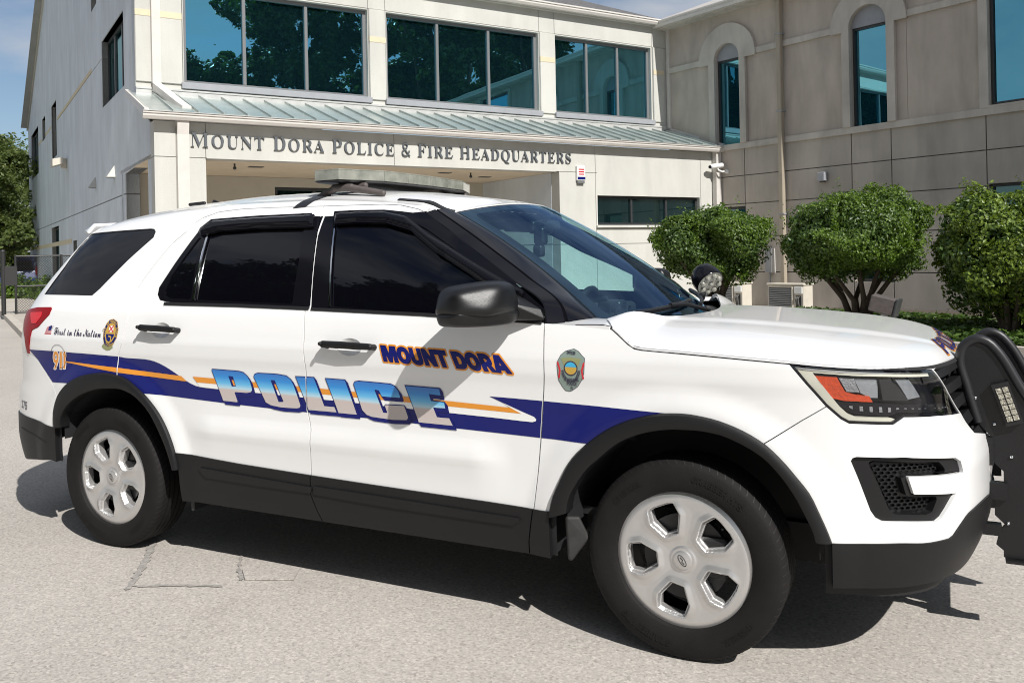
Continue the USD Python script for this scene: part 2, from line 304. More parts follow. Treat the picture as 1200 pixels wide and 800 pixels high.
# outlines on the flank in metres: (s, z)
T = {
 'seam_rear': [(-1.0815,1.5585),(-1.1386,1.5066),(-1.1911,1.4281),(-1.2434,1.3378),(-1.2676,1.286),(-1.2745,1.2057),(-1.278,1.1179),(-1.2964,1.0211),(-1.3228,0.9562),(-1.3293,0.9031),(-1.3266,0.8538)],
 'seam_mid': [(-0.284,1.659),(-0.2704,1.6136),(-0.2482,1.5271),(-0.19,1.2773),(-0.1778,1.2129),(-0.1961,1.1902),(-0.1798,1.0897),(-0.1774,1.0177),(-0.1706,0.9517),(-0.1752,0.7669),(-0.1538,0.6829),(-0.1584,0.596),(-0.1667,0.4885),(-0.1714,0.4051),(-0.1605,0.3763),(-0.1392,0.3257),(-0.1185,0.2859)],
 'seam_front': [(0.9244,1.216),(0.9357,1.1543),(0.941,1.043),(0.9417,0.9676),(0.9318,0.8774),(0.9171,0.7359),(0.9013,0.6051),(0.8843,0.4865),(0.8735,0.429),(0.8558,0.3402),(0.8525,0.2804)],
 'frame_top': [(-1.0704,1.5771),(-1.049,1.6049),(-1.0149,1.628),(-0.9261,1.6551),(-0.7763,1.664),(-0.5869,1.6626),(-0.4036,1.6588),(-0.2799,1.6563),(0.0343,1.6519),(0.1219,1.6444),(0.2189,1.6228),(0.2657,1.6055)],
 'pillar_front': [(0.2657,1.6055),(0.4305,1.5109),(0.585,1.4227),(0.7687,1.3172),(0.925,1.2129)],
 'clad_top': [(-0.9919,0.5179),(-0.9588,0.5168),(-0.5716,0.4985),(-0.1669,0.4869),(0.1678,0.4793),(0.6804,0.4701),(0.8785,0.4642),(0.9484,0.4661)],
 'rocker_bottom': [(-0.9093,0.3039),(-0.8106,0.2918),(-0.4499,0.2908),(-0.1181,0.2879),(0.1443,0.2753),(0.5499,0.2776),(0.8525,0.2804),(1.0028,0.2968)],
 'archF_out': [(0.9478,0.447),(0.9622,0.5148),(0.9838,0.5643),(1.039,0.6653),(1.1064,0.7333),(1.1976,0.7973),(1.2927,0.8376),(1.3993,0.8606),(1.4582,0.8632),(1.5436,0.8537),(1.6261,0.83),(1.719,0.7813),(1.7759,0.7285),(1.8216,0.673),(1.8583,0.6236),(1.888,0.5572),(1.9092,0.5062),(1.9205,0.474)],
 'archF_in': [(1.0254,0.4751),(1.0353,0.5257),(1.0684,0.5865),(1.116,0.6488),(1.1492,0.6781),(1.2307,0.7461),(1.2781,0.7711),(1.3551,0.7966),(1.4297,0.8082),(1.5021,0.8102),(1.5725,0.803),(1.6434,0.7783),(1.7187,0.7339),(1.7633,0.6865),(1.8031,0.6284),(1.8372,0.5619),(1.8591,0.5114),(1.8686,0.4738)],
 'archR_out': [(-1.8073,0.5732),(-1.8111,0.633),(-1.7789,0.7266),(-1.6962,0.8036),(-1.5393,0.8595),(-1.4116,0.8726),(-1.2919,0.8595),(-1.177,0.8034),(-1.1058,0.7501),(-1.0423,0.6852),(-0.9908,0.6042),(-0.956,0.5227),(-0.9338,0.4408)],
 'archR_in': [(-1.7516,0.5781),(-1.7457,0.618),(-1.7118,0.6686),(-1.6454,0.7207),(-1.5531,0.7629),(-1.4262,0.7934),(-1.3105,0.7997),(-1.223,0.7817),(-1.1447,0.7368),(-1.1015,0.6967),(-1.0544,0.6307),(-0.9926,0.5184),(-0.9642,0.4371)],
 'bumperF_seam': [(1.9196,0.9072),(1.8408,0.8601),(1.7163,0.7773)],
 'bumperR_seam': [(-2.0682,0.941),(-2.0164,0.9276),(-1.9739,0.907),(-1.9074,0.8541),(-1.8478,0.7948),(-1.7953,0.7397)],
 'valF_top': [(1.9231,0.4707),(2.0101,0.4698),(2.1177,0.4713),(2.2455,0.4628),(2.334,0.4635),(2.3898,0.4959),(2.4555,0.5257),(2.5749,0.5349),(2.7954,0.5163)],
 'valF_bot': [(1.8979,0.3036),(1.9905,0.2987),(2.136,0.307),(2.267,0.3018)],
 'valR_top': [(-2.2073,0.6043),(-2.0336,0.5936),(-1.8225,0.57)],
 'valR_bot': [(-2.1416,0.4692),(-2.0057,0.4267),(-1.8266,0.3721)],
 'hood_seam': [(1.1843,1.1537),(1.2025,1.1445),(1.226,1.1257),(1.2622,1.0956),(1.2868,1.081),(1.3126,1.0771),(1.457,1.0691),(1.6283,1.059),(1.8071,1.0477),(1.9065,1.0403),(2.0241,1.034),(2.1543,1.0276),(2.3019,1.0195),(2.4804,1.0118),(2.6768,1.0036)],
 'headlamp': [(1.8034,1.0455),(1.9062,1.0376),(2.0234,1.0308),(2.1528,1.0245),(2.3975,1.0076),(2.4241,0.9866),(2.5044,0.9107),(2.5973,0.8334),(2.3755,0.856),(2.1942,0.8686),(2.1747,0.86),(2.1469,0.848),(2.0625,0.8513),(1.9916,0.8539),(1.9648,0.8681),(1.9183,0.9086),(1.8598,0.977)],
 'hl_drl_out': [(1.8263,1.0327),(1.9053,1.0273),(2.0216,1.0224),(2.1496,1.0173),(2.3762,1.0019),(2.3788,0.9879),(2.1444,1.0027),(2.0187,1.0076),(1.9182,1.0138),(1.8829,1.016),(1.9278,0.9534),(1.9669,0.9054),(1.9936,0.8823),(2.0185,0.8734),(2.1451,0.8686),(2.1648,0.8634),(2.1464,0.8548),(1.995,0.8617),(1.968,0.875),(1.9227,0.9142),(1.8735,0.9746)],
 'hl_amber': [(1.8864,1.0065),(1.9655,1.0021),(1.9896,0.9514),(2.026,0.9417),(2.0757,0.937),(2.0863,0.9189),(1.9819,0.9235),(1.9431,0.9313),(1.9172,0.9616)],
 'hl_grey': [(1.9711,1.0007),(2.026,0.9967),(2.0412,0.9486),(1.9953,0.9514)],
 'hl_chrome1': [(2.0288,0.9953),(2.1217,0.9934),(2.1123,0.9305),(2.0813,0.9314),(2.0468,0.9458)],
 'hl_chrome2': [(2.2006,0.9907),(2.2717,0.9871),(2.3203,0.9226),(2.2493,0.9193)],
 'hl_lens': [(2.1217,0.9934),(2.1709,0.9938),(2.2406,0.9172),(2.1246,0.9245)],
 'hl_strip': [(1.9426,0.9216),(2.13,0.9133),(2.5832,0.8751),(2.5702,0.8432),(2.1886,0.8797),(2.1454,0.8713),(2.0189,0.8797),(1.9805,0.8987)],
 'fog': [(1.9833,0.7342),(1.9895,0.7439),(2.0032,0.7483),(2.1585,0.7436),(2.3859,0.7192),(2.414,0.7038),(2.4207,0.6662),(2.375,0.6073),(2.2934,0.5375),(2.2704,0.5267),(2.1452,0.5374),(2.0754,0.541),(2.0518,0.5533),(2.0367,0.5764)],
 'fog_mesh': [(2.0504,0.7216),(2.0641,0.7257),(2.1724,0.7191),(2.3043,0.7053),(2.3211,0.6867),(2.1561,0.6902),(2.1317,0.6819),(2.1528,0.6123),(2.1708,0.6042),(2.2755,0.5953),(2.2561,0.5644),(2.2348,0.5599),(2.1227,0.57),(2.1089,0.5815)],
 'fog_bar': [(2.167,0.6772),(2.4022,0.6636),(2.4327,0.6556),(2.3724,0.6092),(2.1838,0.628)],
 'hood_front': [(2.6768,1.0036),(2.8282,0.9994),(3.0634,0.9861)],
 'grille_edge': [(2.4101,1.0049),(2.5061,0.9134),(2.6095,0.8315),(2.6461,0.7591),(2.8077,0.6614),(2.9904,0.651)],
 'dlo_rear': [(-1.094,1.2294),(-1.1198,1.2556),(-1.1245,1.2881),(-1.0706,1.4068),(-1.0009,1.5523),(-0.9987,1.5774),(-0.9533,1.6196),(-0.6635,1.6264),(-0.3281,1.626),(-0.3162,1.6101),(-0.2527,1.6074),(-0.2472,1.5184),(-0.1772,1.2138),(-0.1749,1.1976),(-0.5809,1.2082),(-1.0444,1.2206)],
 'dlo_front': [(-0.2457,1.6067),(-0.1988,1.607),(-0.2075,1.6301),(-0.0784,1.6302),(0.0541,1.6269),(0.1661,1.6129),(0.2704,1.5977),(0.4335,1.5036),(0.5874,1.4158),(0.7704,1.3107),(0.9243,1.2067),(0.9335,1.1589),(0.6919,1.1673),(0.4419,1.1747),(0.1733,1.183),(-0.1677,1.1955),(-0.1716,1.2138),(-0.241,1.5182)],
 'glass_rear_fixed': [(-1.0686,1.2517),(-1.081,1.2679),(-1.0674,1.341),(-1.0246,1.431),(-0.9636,1.5508),(-0.8904,1.2347),(-1.0409,1.2398)],
 'glass_rear': [(-0.9203,1.5537),(-0.9047,1.5849),(-0.6412,1.5927),(-0.3437,1.5943),(-0.3034,1.4083),(-0.2782,1.2183),(-0.8653,1.2337)],
 'glass_front': [(-0.1709,1.5705),(-0.1848,1.6025),(-0.0656,1.6079),(0.067,1.6049),(0.1748,1.5895),(0.3053,1.5327),(0.5642,1.3922),(0.8135,1.2497),(0.8382,1.2151),(0.8577,1.1701),(0.4398,1.1829),(-0.0674,1.2112)],
 'strip_rear': [(-0.9241,1.537),(-0.9124,1.5367),(-0.8661,1.2329),(-0.8781,1.2328)],
 'strip_front': [(-0.1641,1.5469),(-0.1576,1.5467),(-0.0642,1.2095),(-0.0723,1.2094)],
 'visor_rear': [(-0.9764,1.5454),(-0.9558,1.5714),(-0.9109,1.6005),(-0.6285,1.6071),(-0.2993,1.608),(-0.2778,1.5551),(-0.5989,1.5591),(-0.8529,1.5528),(-0.948,1.5324)],
 'visor_front': [(-0.1823,1.609),(-0.0527,1.6112),(0.0785,1.6064),(0.1942,1.5816),(0.3395,1.4967),(0.5951,1.3759),(0.8386,1.2679),(0.8291,1.2542),(0.7304,1.2585),(0.5988,1.3284),(0.399,1.4252),(0.2422,1.5217),(0.1024,1.5597),(-0.0511,1.5664),(-0.1635,1.5635)],
 'quarter_glass': [(-2.0614,1.2507),(-2.0103,1.3944),(-2.0275,1.5731),(-1.6172,1.5826),(-1.364,1.5862),(-1.3322,1.5825),(-1.3092,1.5676),(-1.3026,1.5375),(-1.4178,1.4241),(-1.5435,1.2815),(-1.5836,1.2482),(-1.7719,1.2494)],
 'tail_lamp': [(-2.1315,1.0249),(-2.2708,1.1222),(-2.2674,1.1631),(-2.0427,1.1844),(-1.8841,1.1876),(-1.8716,1.1783),(-1.8793,1.1477),(-1.9666,1.0843),(-2.0362,1.0662),(-2.0469,1.0267),(-2.0682,0.941),(-2.0937,0.9396)],
 'tail_inner': [(-2.1156,1.156),(-1.9611,1.1616),(-1.956,1.1374),(-1.9977,1.1011),(-2.0524,1.0996)],
 'stripe': [(-2.0671,0.9627),(-1.831,0.965),(-1.5625,0.9608),(-1.3195,0.955),(-1.1997,0.9494),(-1.0911,0.9428),(-0.983,0.9067),(-0.8933,0.8632),(-0.8407,0.8411),(-0.8037,0.833),(-0.6798,0.8286),(-0.4593,0.8246),(0.0072,0.8147),(0.3445,0.8055),(0.5335,0.8009),(0.7279,0.7956),(0.8495,0.7908),(0.8846,0.7904),(0.8987,0.7943),(0.901,0.8012),(0.8924,0.8102),(0.8371,0.829),(0.767,0.8544),(0.7085,0.8765),(0.8039,0.8752),(0.9298,0.8722),(1.1106,0.867),(1.2737,0.8635),(1.3965,0.8603),(1.4555,0.8584),(1.3314,0.7183),(1.1032,0.7304),(0.917,0.7333),(0.7262,0.7383),(0.571,0.7424),(0.1781,0.7525),(-0.2685,0.7572),(-0.644,0.7668),(-0.8782,0.775),(-1.1493,0.7851),(-1.4382,0.7974),(-1.6724,0.8066),(-1.8411,0.8009),(-1.9068,0.8586),(-1.9729,0.9129)],
 'orange_a': [(-1.7177,0.9162),(-1.3285,0.9006),(-1.2048,0.8928),(-0.91,0.8785),(-0.8755,0.8541),(-1.203,0.8701),(-1.3204,0.8771),(-1.7185,0.9105)],
 'orange_b': [(-0.8375,0.8792),(-0.6994,0.8771),(-0.4557,0.8721),(0.0101,0.8607),(0.5051,0.8484),(0.6566,0.8436),(0.7949,0.8386),(0.8402,0.8189),(0.6556,0.8237),(0.5271,0.8268),(0.0086,0.8372),(-0.4576,0.8476),(-0.8128,0.8533)],
 'white_b': [(-0.8128,0.8533),(-0.4576,0.8476),(0.0086,0.8372),(0.5271,0.8268),(0.6556,0.8237),(0.8402,0.8182),(0.7949,0.8389),(0.767,0.8544),(0.8371,0.829),(0.8924,0.8102),(0.901,0.8012),(0.8987,0.7943),(0.8846,0.7904),(0.8495,0.7908),(0.7279,0.7956),(0.5335,0.8009),(0.3445,0.8055),(0.0072,0.8147),(-0.4593,0.8246),(-0.6798,0.8286),(-0.7983,0.8333)],
 'letter_P': [(-0.7138,0.9185),(-0.6281,0.9172),(-0.5518,0.916),(-0.5245,0.9114),(-0.5033,0.897),(-0.4899,0.8785),(-0.4812,0.8501),(-0.4782,0.8369),(-0.4865,0.8261),(-0.5093,0.8218),(-0.584,0.8214),(-0.5662,0.7761),(-0.6533,0.7778)],
 'hole_P': [(-0.615,0.8936),(-0.587,0.8919),(-0.5719,0.8473),(-0.5975,0.8459)],
 'letter_O': [(-0.4635,0.897),(-0.4577,0.9068),(-0.4399,0.9126),(-0.3836,0.9129),(-0.3305,0.9127),(-0.2786,0.9077),(-0.2562,0.8938),(-0.2416,0.8703),(-0.2258,0.8284),(-0.2097,0.7849),(-0.2131,0.7748),(-0.2309,0.77),(-0.3161,0.769),(-0.3738,0.7747),(-0.4027,0.7861),(-0.4138,0.8062)],
 'hole_O': [(-0.3689,0.8871),(-0.3448,0.8868),(-0.3011,0.7941),(-0.3299,0.7912)],
 'letter_L': [(-0.2259,0.9076),(-0.1298,0.9085),(-0.0812,0.7893),(-0.0288,0.789),(-0.0176,0.7671),(-0.165,0.7676)],
 'letter_I': [(-0.0657,0.9068),(0.0331,0.9055),(0.0862,0.7644),(-0.007,0.7653)],
 'letter_C': [(0.0779,0.8924),(0.085,0.901),(0.1047,0.9044),(0.1854,0.9025),(0.2603,0.9),(0.2804,0.8923),(0.2956,0.874),(0.3054,0.8475),(0.2154,0.8485),(0.2022,0.8724),(0.1793,0.8753),(0.2181,0.7813),(0.2398,0.781),(0.2267,0.8133),(0.3207,0.8158),(0.3381,0.7693),(0.3312,0.7593),(0.2616,0.7555),(0.1611,0.7607),(0.1356,0.7677),(0.1145,0.7857)],
 'letter_E': [(0.3318,0.8975),(0.4884,0.8942),(0.4938,0.8681),(0.44,0.8711),(0.4483,0.8433),(0.5078,0.8411),(0.512,0.8184),(0.4567,0.8182),(0.4727,0.7803),(0.5282,0.7797),(0.5434,0.7519),(0.3884,0.7542)],
 'letter_top': [(-0.7137,0.9193),(0.4885,0.8949)],
 'letter_bot': [(-0.6543,0.7774),(0.5442,0.752)],
 'dora_box': [(0.2148,1.0584),(0.7765,1.0372),(0.8155,0.9665),(0.2356,0.9909)],
 'first_box': [(-1.8138,1.0859),(-1.452,1.0813),(-1.4473,1.0439),(-1.8043,1.0494)],
 'flag': [(-1.8789,1.0844),(-1.8343,1.0963),(-1.831,1.0508),(-1.8936,1.0499)],
 'badge_door': [(-1.3735,1.1368),(-1.3424,1.1229),(-1.3277,1.0861),(-1.3315,1.0449),(-1.3569,1.011),(-1.3907,0.9973),(-1.4179,1.0091),(-1.4298,1.0423),(-1.4331,1.0796),(-1.4192,1.1132),(-1.3997,1.1322)],
 'badge_scroll': [(-1.4239,1.0152),(-1.3937,0.9993),(-1.363,1.0087),(-1.3572,0.9984),(-1.3788,0.9851),(-1.4034,0.9822),(-1.4276,0.9919),(-1.4378,1.0022)],
 'badge_fender': [(1.0599,1.0684),(1.0779,1.0599),(1.0918,1.0453),(1.1019,1.0366),(1.1002,1.0151),(1.0978,0.9812),(1.0862,0.9556),(1.0713,0.9343),(1.054,0.9224),(1.0404,0.9153),(1.0238,0.9176),(1.0113,0.9327),(0.9997,0.9544),(0.9975,0.9797),(0.9955,1.0077),(0.9992,1.025),(1.0105,1.0455),(1.0281,1.0598)],
 'num_box': [(-1.8125,0.9635),(-1.7103,0.9673),(-1.7261,0.8763),(-1.8295,0.8714)],
 'fuel': [(-1.7723,0.9383),(-1.7618,1.0049)],
 'unit_box': [(-2.194,0.6806),(-2.1076,0.6757),(-2.1152,0.6312),(-2.2008,0.6377)],
 'handle_r': [(-1.1543,1.1118),(-0.9181,1.1029),(-0.9076,1.0767),(-1.15,1.0791)],
 'handle_f': [(-0.0647,1.0664),(0.1956,1.06),(0.2024,1.034),(-0.0609,1.0356)],
 'mirror_base': [(0.8256,1.2609),(0.9312,1.1851),(0.9354,1.1574),(0.7664,1.1574)],
 'clad_line_r': [(-0.8246,0.4603),(-0.1606,0.438),(-0.1635,0.4114),(-0.4686,0.4122),(-0.7759,0.4173)],
 'clad_line_f': [(-0.1463,0.4433),(0.1739,0.4385),(0.5732,0.4293),(0.8325,0.4238),(0.7951,0.3931),(0.5705,0.3947),(0.1702,0.3983),(-0.15,0.4091)],
 'val_line': [(-2.1895,0.5321),(-1.9931,0.5049),(-1.8833,0.4873)],
}
# ---------------------------------------------------------------- the police vehicle
car = thing('police_suv', 'white police SUV with navy and orange side stripes, black push bumper and roof light bar', 'police car')
def A(n): return np.array(T[n])
def PG_(n): return Polygon(T[n]).buffer(0)
def line(n, ext0=None, ext1=None):
    p = [tuple(q) for q in T[n]]
    if ext0: p = [ext0] + p
    if ext1: p = p + [ext1]
    return LineString(p)
def spl(p, n=60):
    p = np.asarray(p, float); p = p[np.r_[True, np.linalg.norm(np.diff(p, axis=0), axis=1) > 1e-5]]; t = np.r_[0, np.cumsum(np.linalg.norm(np.diff(p, axis=0), axis=1))]
    return np.stack([PchipInterpolator(t, p[:, k])(np.linspace(0, t[-1], n)) for k in range(p.shape[1])], 1)
def rounded(g, r): return g.buffer(-r).buffer(2 * r).buffer(-r)
def arclen(v, n):
    t = np.r_[0, np.cumsum(np.linalg.norm(np.diff(v, axis=0), axis=1))]; return np.stack([np.interp(np.linspace(0, t[-1], n), t, v[:, k]) for k in range(v.shape[1])], 1)
# outline of the whole flank
def xa(s): return np.interp(s, PS, PX) + .6 * smooth(-1.75, -2.6, s)
def ztop(s): return _ZC(np.clip(xa(s), -2.25, .45)) - .078
sg = np.linspace(SR, .2657, 70)
cabin = [(s, float(z)) for s, z in zip(sg, ztop(sg))]
pf = A('pillar_front'); pf[0, 1] = 1.6055
hs = A('hood_seam'); hf = A('hood_front')
top = cabin + [tuple(q) for q in pf] + [(.9365, 1.158)] + [tuple(q) for q in spl(np.vstack([[(1.06, 1.152)], hs, hf, [(SF, .985)]]), 90)]
low = [(SF, .26), (2.4, .26), (1.95, .29), (1.4, .29), (1.0, .29), (0, .29), (-.95, .29), (-1.4, .32), (-1.85, .40), (-2.2, .36), (SR, .36)]
FLANK = Polygon(top + low).buffer(0)
AF, AR = spl(A('archF_out'), 50), spl(A('archR_out'), 50); AFi, ARi = spl(A('archF_in'), 50), spl(A('archR_in'), 50)
arch_f = Polygon([tuple(q) for q in AF] + [(1.93, .1), (.94, .1)]); arch_r = Polygon([tuple(q) for q in AR] + [(-.93, .1), (-1.82, .1)])
ct = A('clad_top'); clad_zone = Polygon([(-1.0, .1), (-1.0, ct[0, 1])] + [tuple(q) for q in ct] + [(1.0, ct[-1, 1] - .001), (1.0, .1)])
vt = spl(A('valF_top'), 40); val_zone = Polygon([tuple(q) for q in vt] + [(SF, vt[-1, 1]), (SF, 0), (1.88, 0), (1.88, vt[0, 1])])
vr = A('valR_top'); valr_zone = Polygon([(SR, .565)] + [tuple(q) for q in vr] + [(-1.79, .61), (-1.79, 0), (SR, 0)])
dlo_r, dlo_f = PG_('dlo_rear').buffer(.004).buffer(-.004), PG_('dlo_front')
quarter = PG_('quarter_glass'); lamp = PG_('headlamp'); fog = PG_('fog'); tail = PG_('tail_lamp')
fogbar = PG_('fog_bar').buffer(.004)
ge = A('grille_edge'); grille = Polygon([tuple(q) for q in hs[-2:]] + [tuple(q) for q in hf] + [(SF, .985), (SF, .70), (2.97, .70)] + [tuple(q) for q in ge[::-1][2:]]).buffer(0).difference(lamp.buffer(.002))
lowgrille = Polygon([(2.80, .44), (2.86, .575), (SF, .575), (SF, .40), (2.82, .40)])
rearglass = Polygon([(SR, 1.22), (-2.42, 1.235), (-2.30, 1.27), (-2.32, 1.52), (-2.42, 1.545), (SR, 1.55)])
seams = unary_union([line('seam_rear').buffer(.0026), LineString([tuple(q) for q in A('seam_mid')] + [(-.09, .2)]).buffer(.0026), LineString([(.925, 1.213)] + [tuple(q) for q in A('seam_front')[1:]] + [(.85, .2)]).buffer(.0026),
    LineString([tuple(q) for q in A('frame_top')[:-1]] + [(.2657, 1.6055)]).buffer(.0018), LineString([A('seam_rear')[0], A('frame_top')[0]]).buffer(.0018),
    line('bumperF_seam').buffer(.0018), line('bumperR_seam', (-2.12, .95)).buffer(.0018), LineString([(-2.43, .36), (-2.40, .9), (-2.40, 1.23)]).buffer(.0022), LineString([(-2.40, .945), (SR, .945)]).buffer(.0022)])
pil = LineString([tuple(q) for q in pf] + [(.9365, 1.16)]).buffer(.03, cap_style='flat').intersection(FLANK).intersection(sbox(.20, 1.161, 1, 1.7)); pil = unary_union([pil, Polygon([(.10, 1.60), (.2657, 1.612), (.2657, 1.6), (.32, 1.57), (.2, 1.59)]).intersection(FLANK)]); dlo_f = unary_union([dlo_f, pil]).buffer(.002).buffer(-.002)
hood_gap = LineString([tuple(q) for q in hs] + [tuple(q) for q in hf]).buffer(.0065)
body = FLANK.difference(unary_union([hood_gap, arch_f, arch_r, clad_zone, val_zone, valr_zone, dlo_r, dlo_f, quarter, lamp, fog.difference(fogbar.intersection(fog)), tail, grille, lowgrille, rearglass]))
NAMES = [((.4, .8), 'front_door'), ((-.6, .8), 'rear_door'), ((1.1, 1.0), 'fender'), ((2.1, .78), 'front_bumper'), ((-1.5, 1.1), 'quarter_panel'), ((-2.0, .65), 'rear_bumper'), ((SR + .1, 1.05), 'tailgate')]
for p in polys(body.difference(seams)):
    nm = next((n for q, n in NAMES if p.contains(Point(q))), None)
    if p.area < 4e-5: continue
    flank(car, nm or 'body_panel', p, M['paint'], depth=.014, cell=.02)
# dark backing behind the gaps
back = FLANK.difference(unary_union([arch_f.buffer(-.02), arch_r.buffer(-.02), dlo_f.buffer(-.03), quarter.buffer(-.03), dlo_r.buffer(-.03), lamp.buffer(-.002), fog.buffer(-.002), grille.buffer(-.002), rearglass.buffer(-.03)]))
flank(car, 'inner_shell', back, M['dark'], off=-.018, depth=0, cell=.06)
# rocker, valances
for p in polys(clad_zone.intersection(FLANK).difference(unary_union([arch_f, arch_r, seams]))): flank(car, 'rocker_cladding', p, M['clad'], off=.007, depth=.03, cell=.035)
flank(car, 'cladding_moulding', rounded(PG_('clad_line_r'), .006), M['clad'], off=.014, depth=.007, cell=.05); flank(car, 'cladding_moulding', rounded(PG_('clad_line_f'), .006), M['clad'], off=.014, depth=.007, cell=.05)
vb = val_zone.intersection(FLANK).difference(arch_f)
flank(car, 'front_valance', vb.intersection(sbox(1.8, .325, 4, 1)), M['clad'], off=.006, depth=.04, cell=.035)
flank(car, 'air_dam', vb.intersection(sbox(1.8, .1, 4, .322)), M['trim'], off=-.02, depth=.03, cell=.035)
flank(car, 'rear_valance', valr_zone.intersection(FLANK).difference(arch_r), M['clad'], off=.006, depth=.04, cell=.035)
vl = LineString(A('val_line')).buffer(.004, cap_style='flat'); flank(car, 'valance_groove', vl, M['dark'], off=.0075, depth=.0, cell=.05)
def ring_strip(outer, inner, prof, deep):
    """arch moulding lofted between two outlines; prof = (fraction, offset) from the outer to the inner edge"""
    rows, n = [], len(outer)
    for f, o in prof:
        q = outer * (1 - f) + inner * f; rows.append(side_off(q[:, 0], q[:, 1], o))
    last = rows[-1].copy(); last[:, 1] += deep; c = outer.mean(0); rows.append(last)
    V = np.vstack(rows); Fc = []
    for i in range(len(rows) - 1):
        for j in range(n - 1): q = (i * n + j, i * n + j + 1, (i + 1) * n + j + 1, (i + 1) * n + j); Fc += [(q[0], q[1], q[2]), (q[0], q[2], q[3])]
    return trimesh.Trimesh(V, np.array(Fc)[:, ::-1], process=False)
def mir(tm): v = np.array(tm.vertices) * [1, -1, 1]; return trimesh.Trimesh(v, np.array(tm.faces)[:, ::-1], process=False)
def both(name, tm, m_, smooth=35): obj(car, name, tm, m_, smooth); obj(car, name, mir(tm), m_, smooth)
for o, i in ((AF, AFi), (AR, ARi)):
    o, i = arclen(o, 50), arclen(i, 50)
    both('wheel_arch_moulding', ring_strip(o, i, [(0, -.008), (0, .008), (.08, .018), (.35, .024), (.75, .024), (.95, .019), (1, .010)], .05), M['clad'])
    c = arclen(i, 50); P0 = side_off(c[:, 0], c[:, 1], 0.); ext = np.vstack([P0[:1] - [0, 0, .06], P0, P0[-1:] - [0, 0, .06]]); mid = ext.mean(0)
    wid = ext.copy(); wid[:, [0, 2]] = mid[[0, 2]] + (ext[:, [0, 2]] - mid[[0, 2]]) * 1.03
    V = np.vstack([wid + [0, .02, 0], wid * [1, 0, 1] + [0, -.50, 0]]); n = len(ext); Fc = []
    for j in range(n - 1): Fc += [(j, j + 1, n + j + 1), (j, n + j + 1, n + j)]
    Fc += [(n, n + j, n + j + 1) for j in range(1, n - 1)]
    both('wheel_liner', trimesh.Trimesh(V, Fc, process=False), M['dark'], False)
sgap = lambda a, b, c, d: obj(car, 'underbody', bx(a, b, c, d, .27, .33), M['dark'])
obj(car, 'underbody', cat(bx(-2.2, 2.2, -.52, .52, .26, .40), bx(-.9, .92, -.90, .90, .27, .36), bx(-.9, .92, -.93, .93, .36, .42), tube([(1.43, -.8, .355), (1.43, .8, .355)], .04), tube([(-1.43, -.8, .355), (-1.43, .8, .355)], .05)), M['dark'])
both('mud_flap', bev(-.915, -.895, -.93, -.72, .235, .34, .006), M['trim'], False)
both('arch_bracket', hull(ball((1.015, -.955, .44), .012), ball((1.02, -.95, .30), .012), ball((1.075, -.93, .375), .01), ball((1.045, -.94, .44), .01)), M['bracket'])
# ---- windows
def glassy(name, geom, off, m_, depth=.004): flank(car, name, geom, m_, off=off, depth=depth, cell=.06)
gr, gf, gx = rounded(PG_('glass_rear'), .012), rounded(PG_('glass_front'), .012), rounded(PG_('glass_rear_fixed'), .012)
glassy('window_frame', dlo_r.difference(seams).difference(unary_union([gr, gx])), -.002, M['gloss'], .012); glassy('window_frame', dlo_f.difference(seams).difference(gf), -.002, M['gloss'], .012)
glassy('rear_door_window', gr.buffer(.004), -.008, M['glass']); glassy('fixed_window', gx.buffer(.004), -.008, M['glass'])
flank(car, 'front_door_window', gf.buffer(.004), M['glass'], off=-.008, depth=.004, cell=.06, both=False)
V, N, Fc = patch(gf.buffer(.004), lambda a, b, o: side_off(a, b, o - .008), side_n, .0, .06); V, N, Fc = flip(V, N, Fc); mesh(car, 'front_door_window', V, Fc, M['doorglass'], N)
glassy('quarter_window', rounded(quarter, .01).buffer(-.003), -.004, M['glass']); glassy('quarter_window_seal', quarter.buffer(.002).difference(quarter.buffer(-.004)), -.001, M['trim'], .006)
glassy('rear_window', rearglass.buffer(-.004), -.004, M['glass'])
flank(car, 'window_strip', PG_('strip_rear'), M['chrome'], off=.003, depth=.003, cell=.1); flank(car, 'window_strip', PG_('strip_front'), M['chrome'], off=.003, depth=.003, cell=.1)
belt = LineString([(-1.055, 1.212), (-.6, 1.208), (-.178, 1.199)]).buffer(.007, cap_style='flat'); belt2 = LineString([(-.165, 1.197), (.4, 1.182), (.925, 1.160)]).buffer(.006, cap_style='flat')
flank(car, 'belt_moulding', unary_union([belt, belt2]), M['trim'], off=.004, depth=.006, cell=.06)
for nm in ('visor_rear', 'visor_front'):
    g = PG_(nm).buffer(.002)
    def voff(a, b, o, g=g):
        d = shapely.distance(g.exterior, shapely.points(a, b)); return side_off(a, b, .014 + .014 * smooth(0, .016, d) + o)
    def vn(a, b, f=voff):
        e = 3e-3; u = f(a + e, b, 0.) - f(a - e, b, 0.); v = f(a, b + e, 0.) - f(a, b - e, 0.); n = np.cross(u, v); return n / (np.linalg.norm(n, axis=1, keepdims=True) + 1e-12)
    V, N, Fc = patch(g, voff, vn, .016, .008); mesh(car, 'rain_guard', V, Fc, M['gloss'], N); V, N, Fc = flip(V, N, Fc); mesh(car, 'rain_guard', V, Fc, M['gloss'], N)
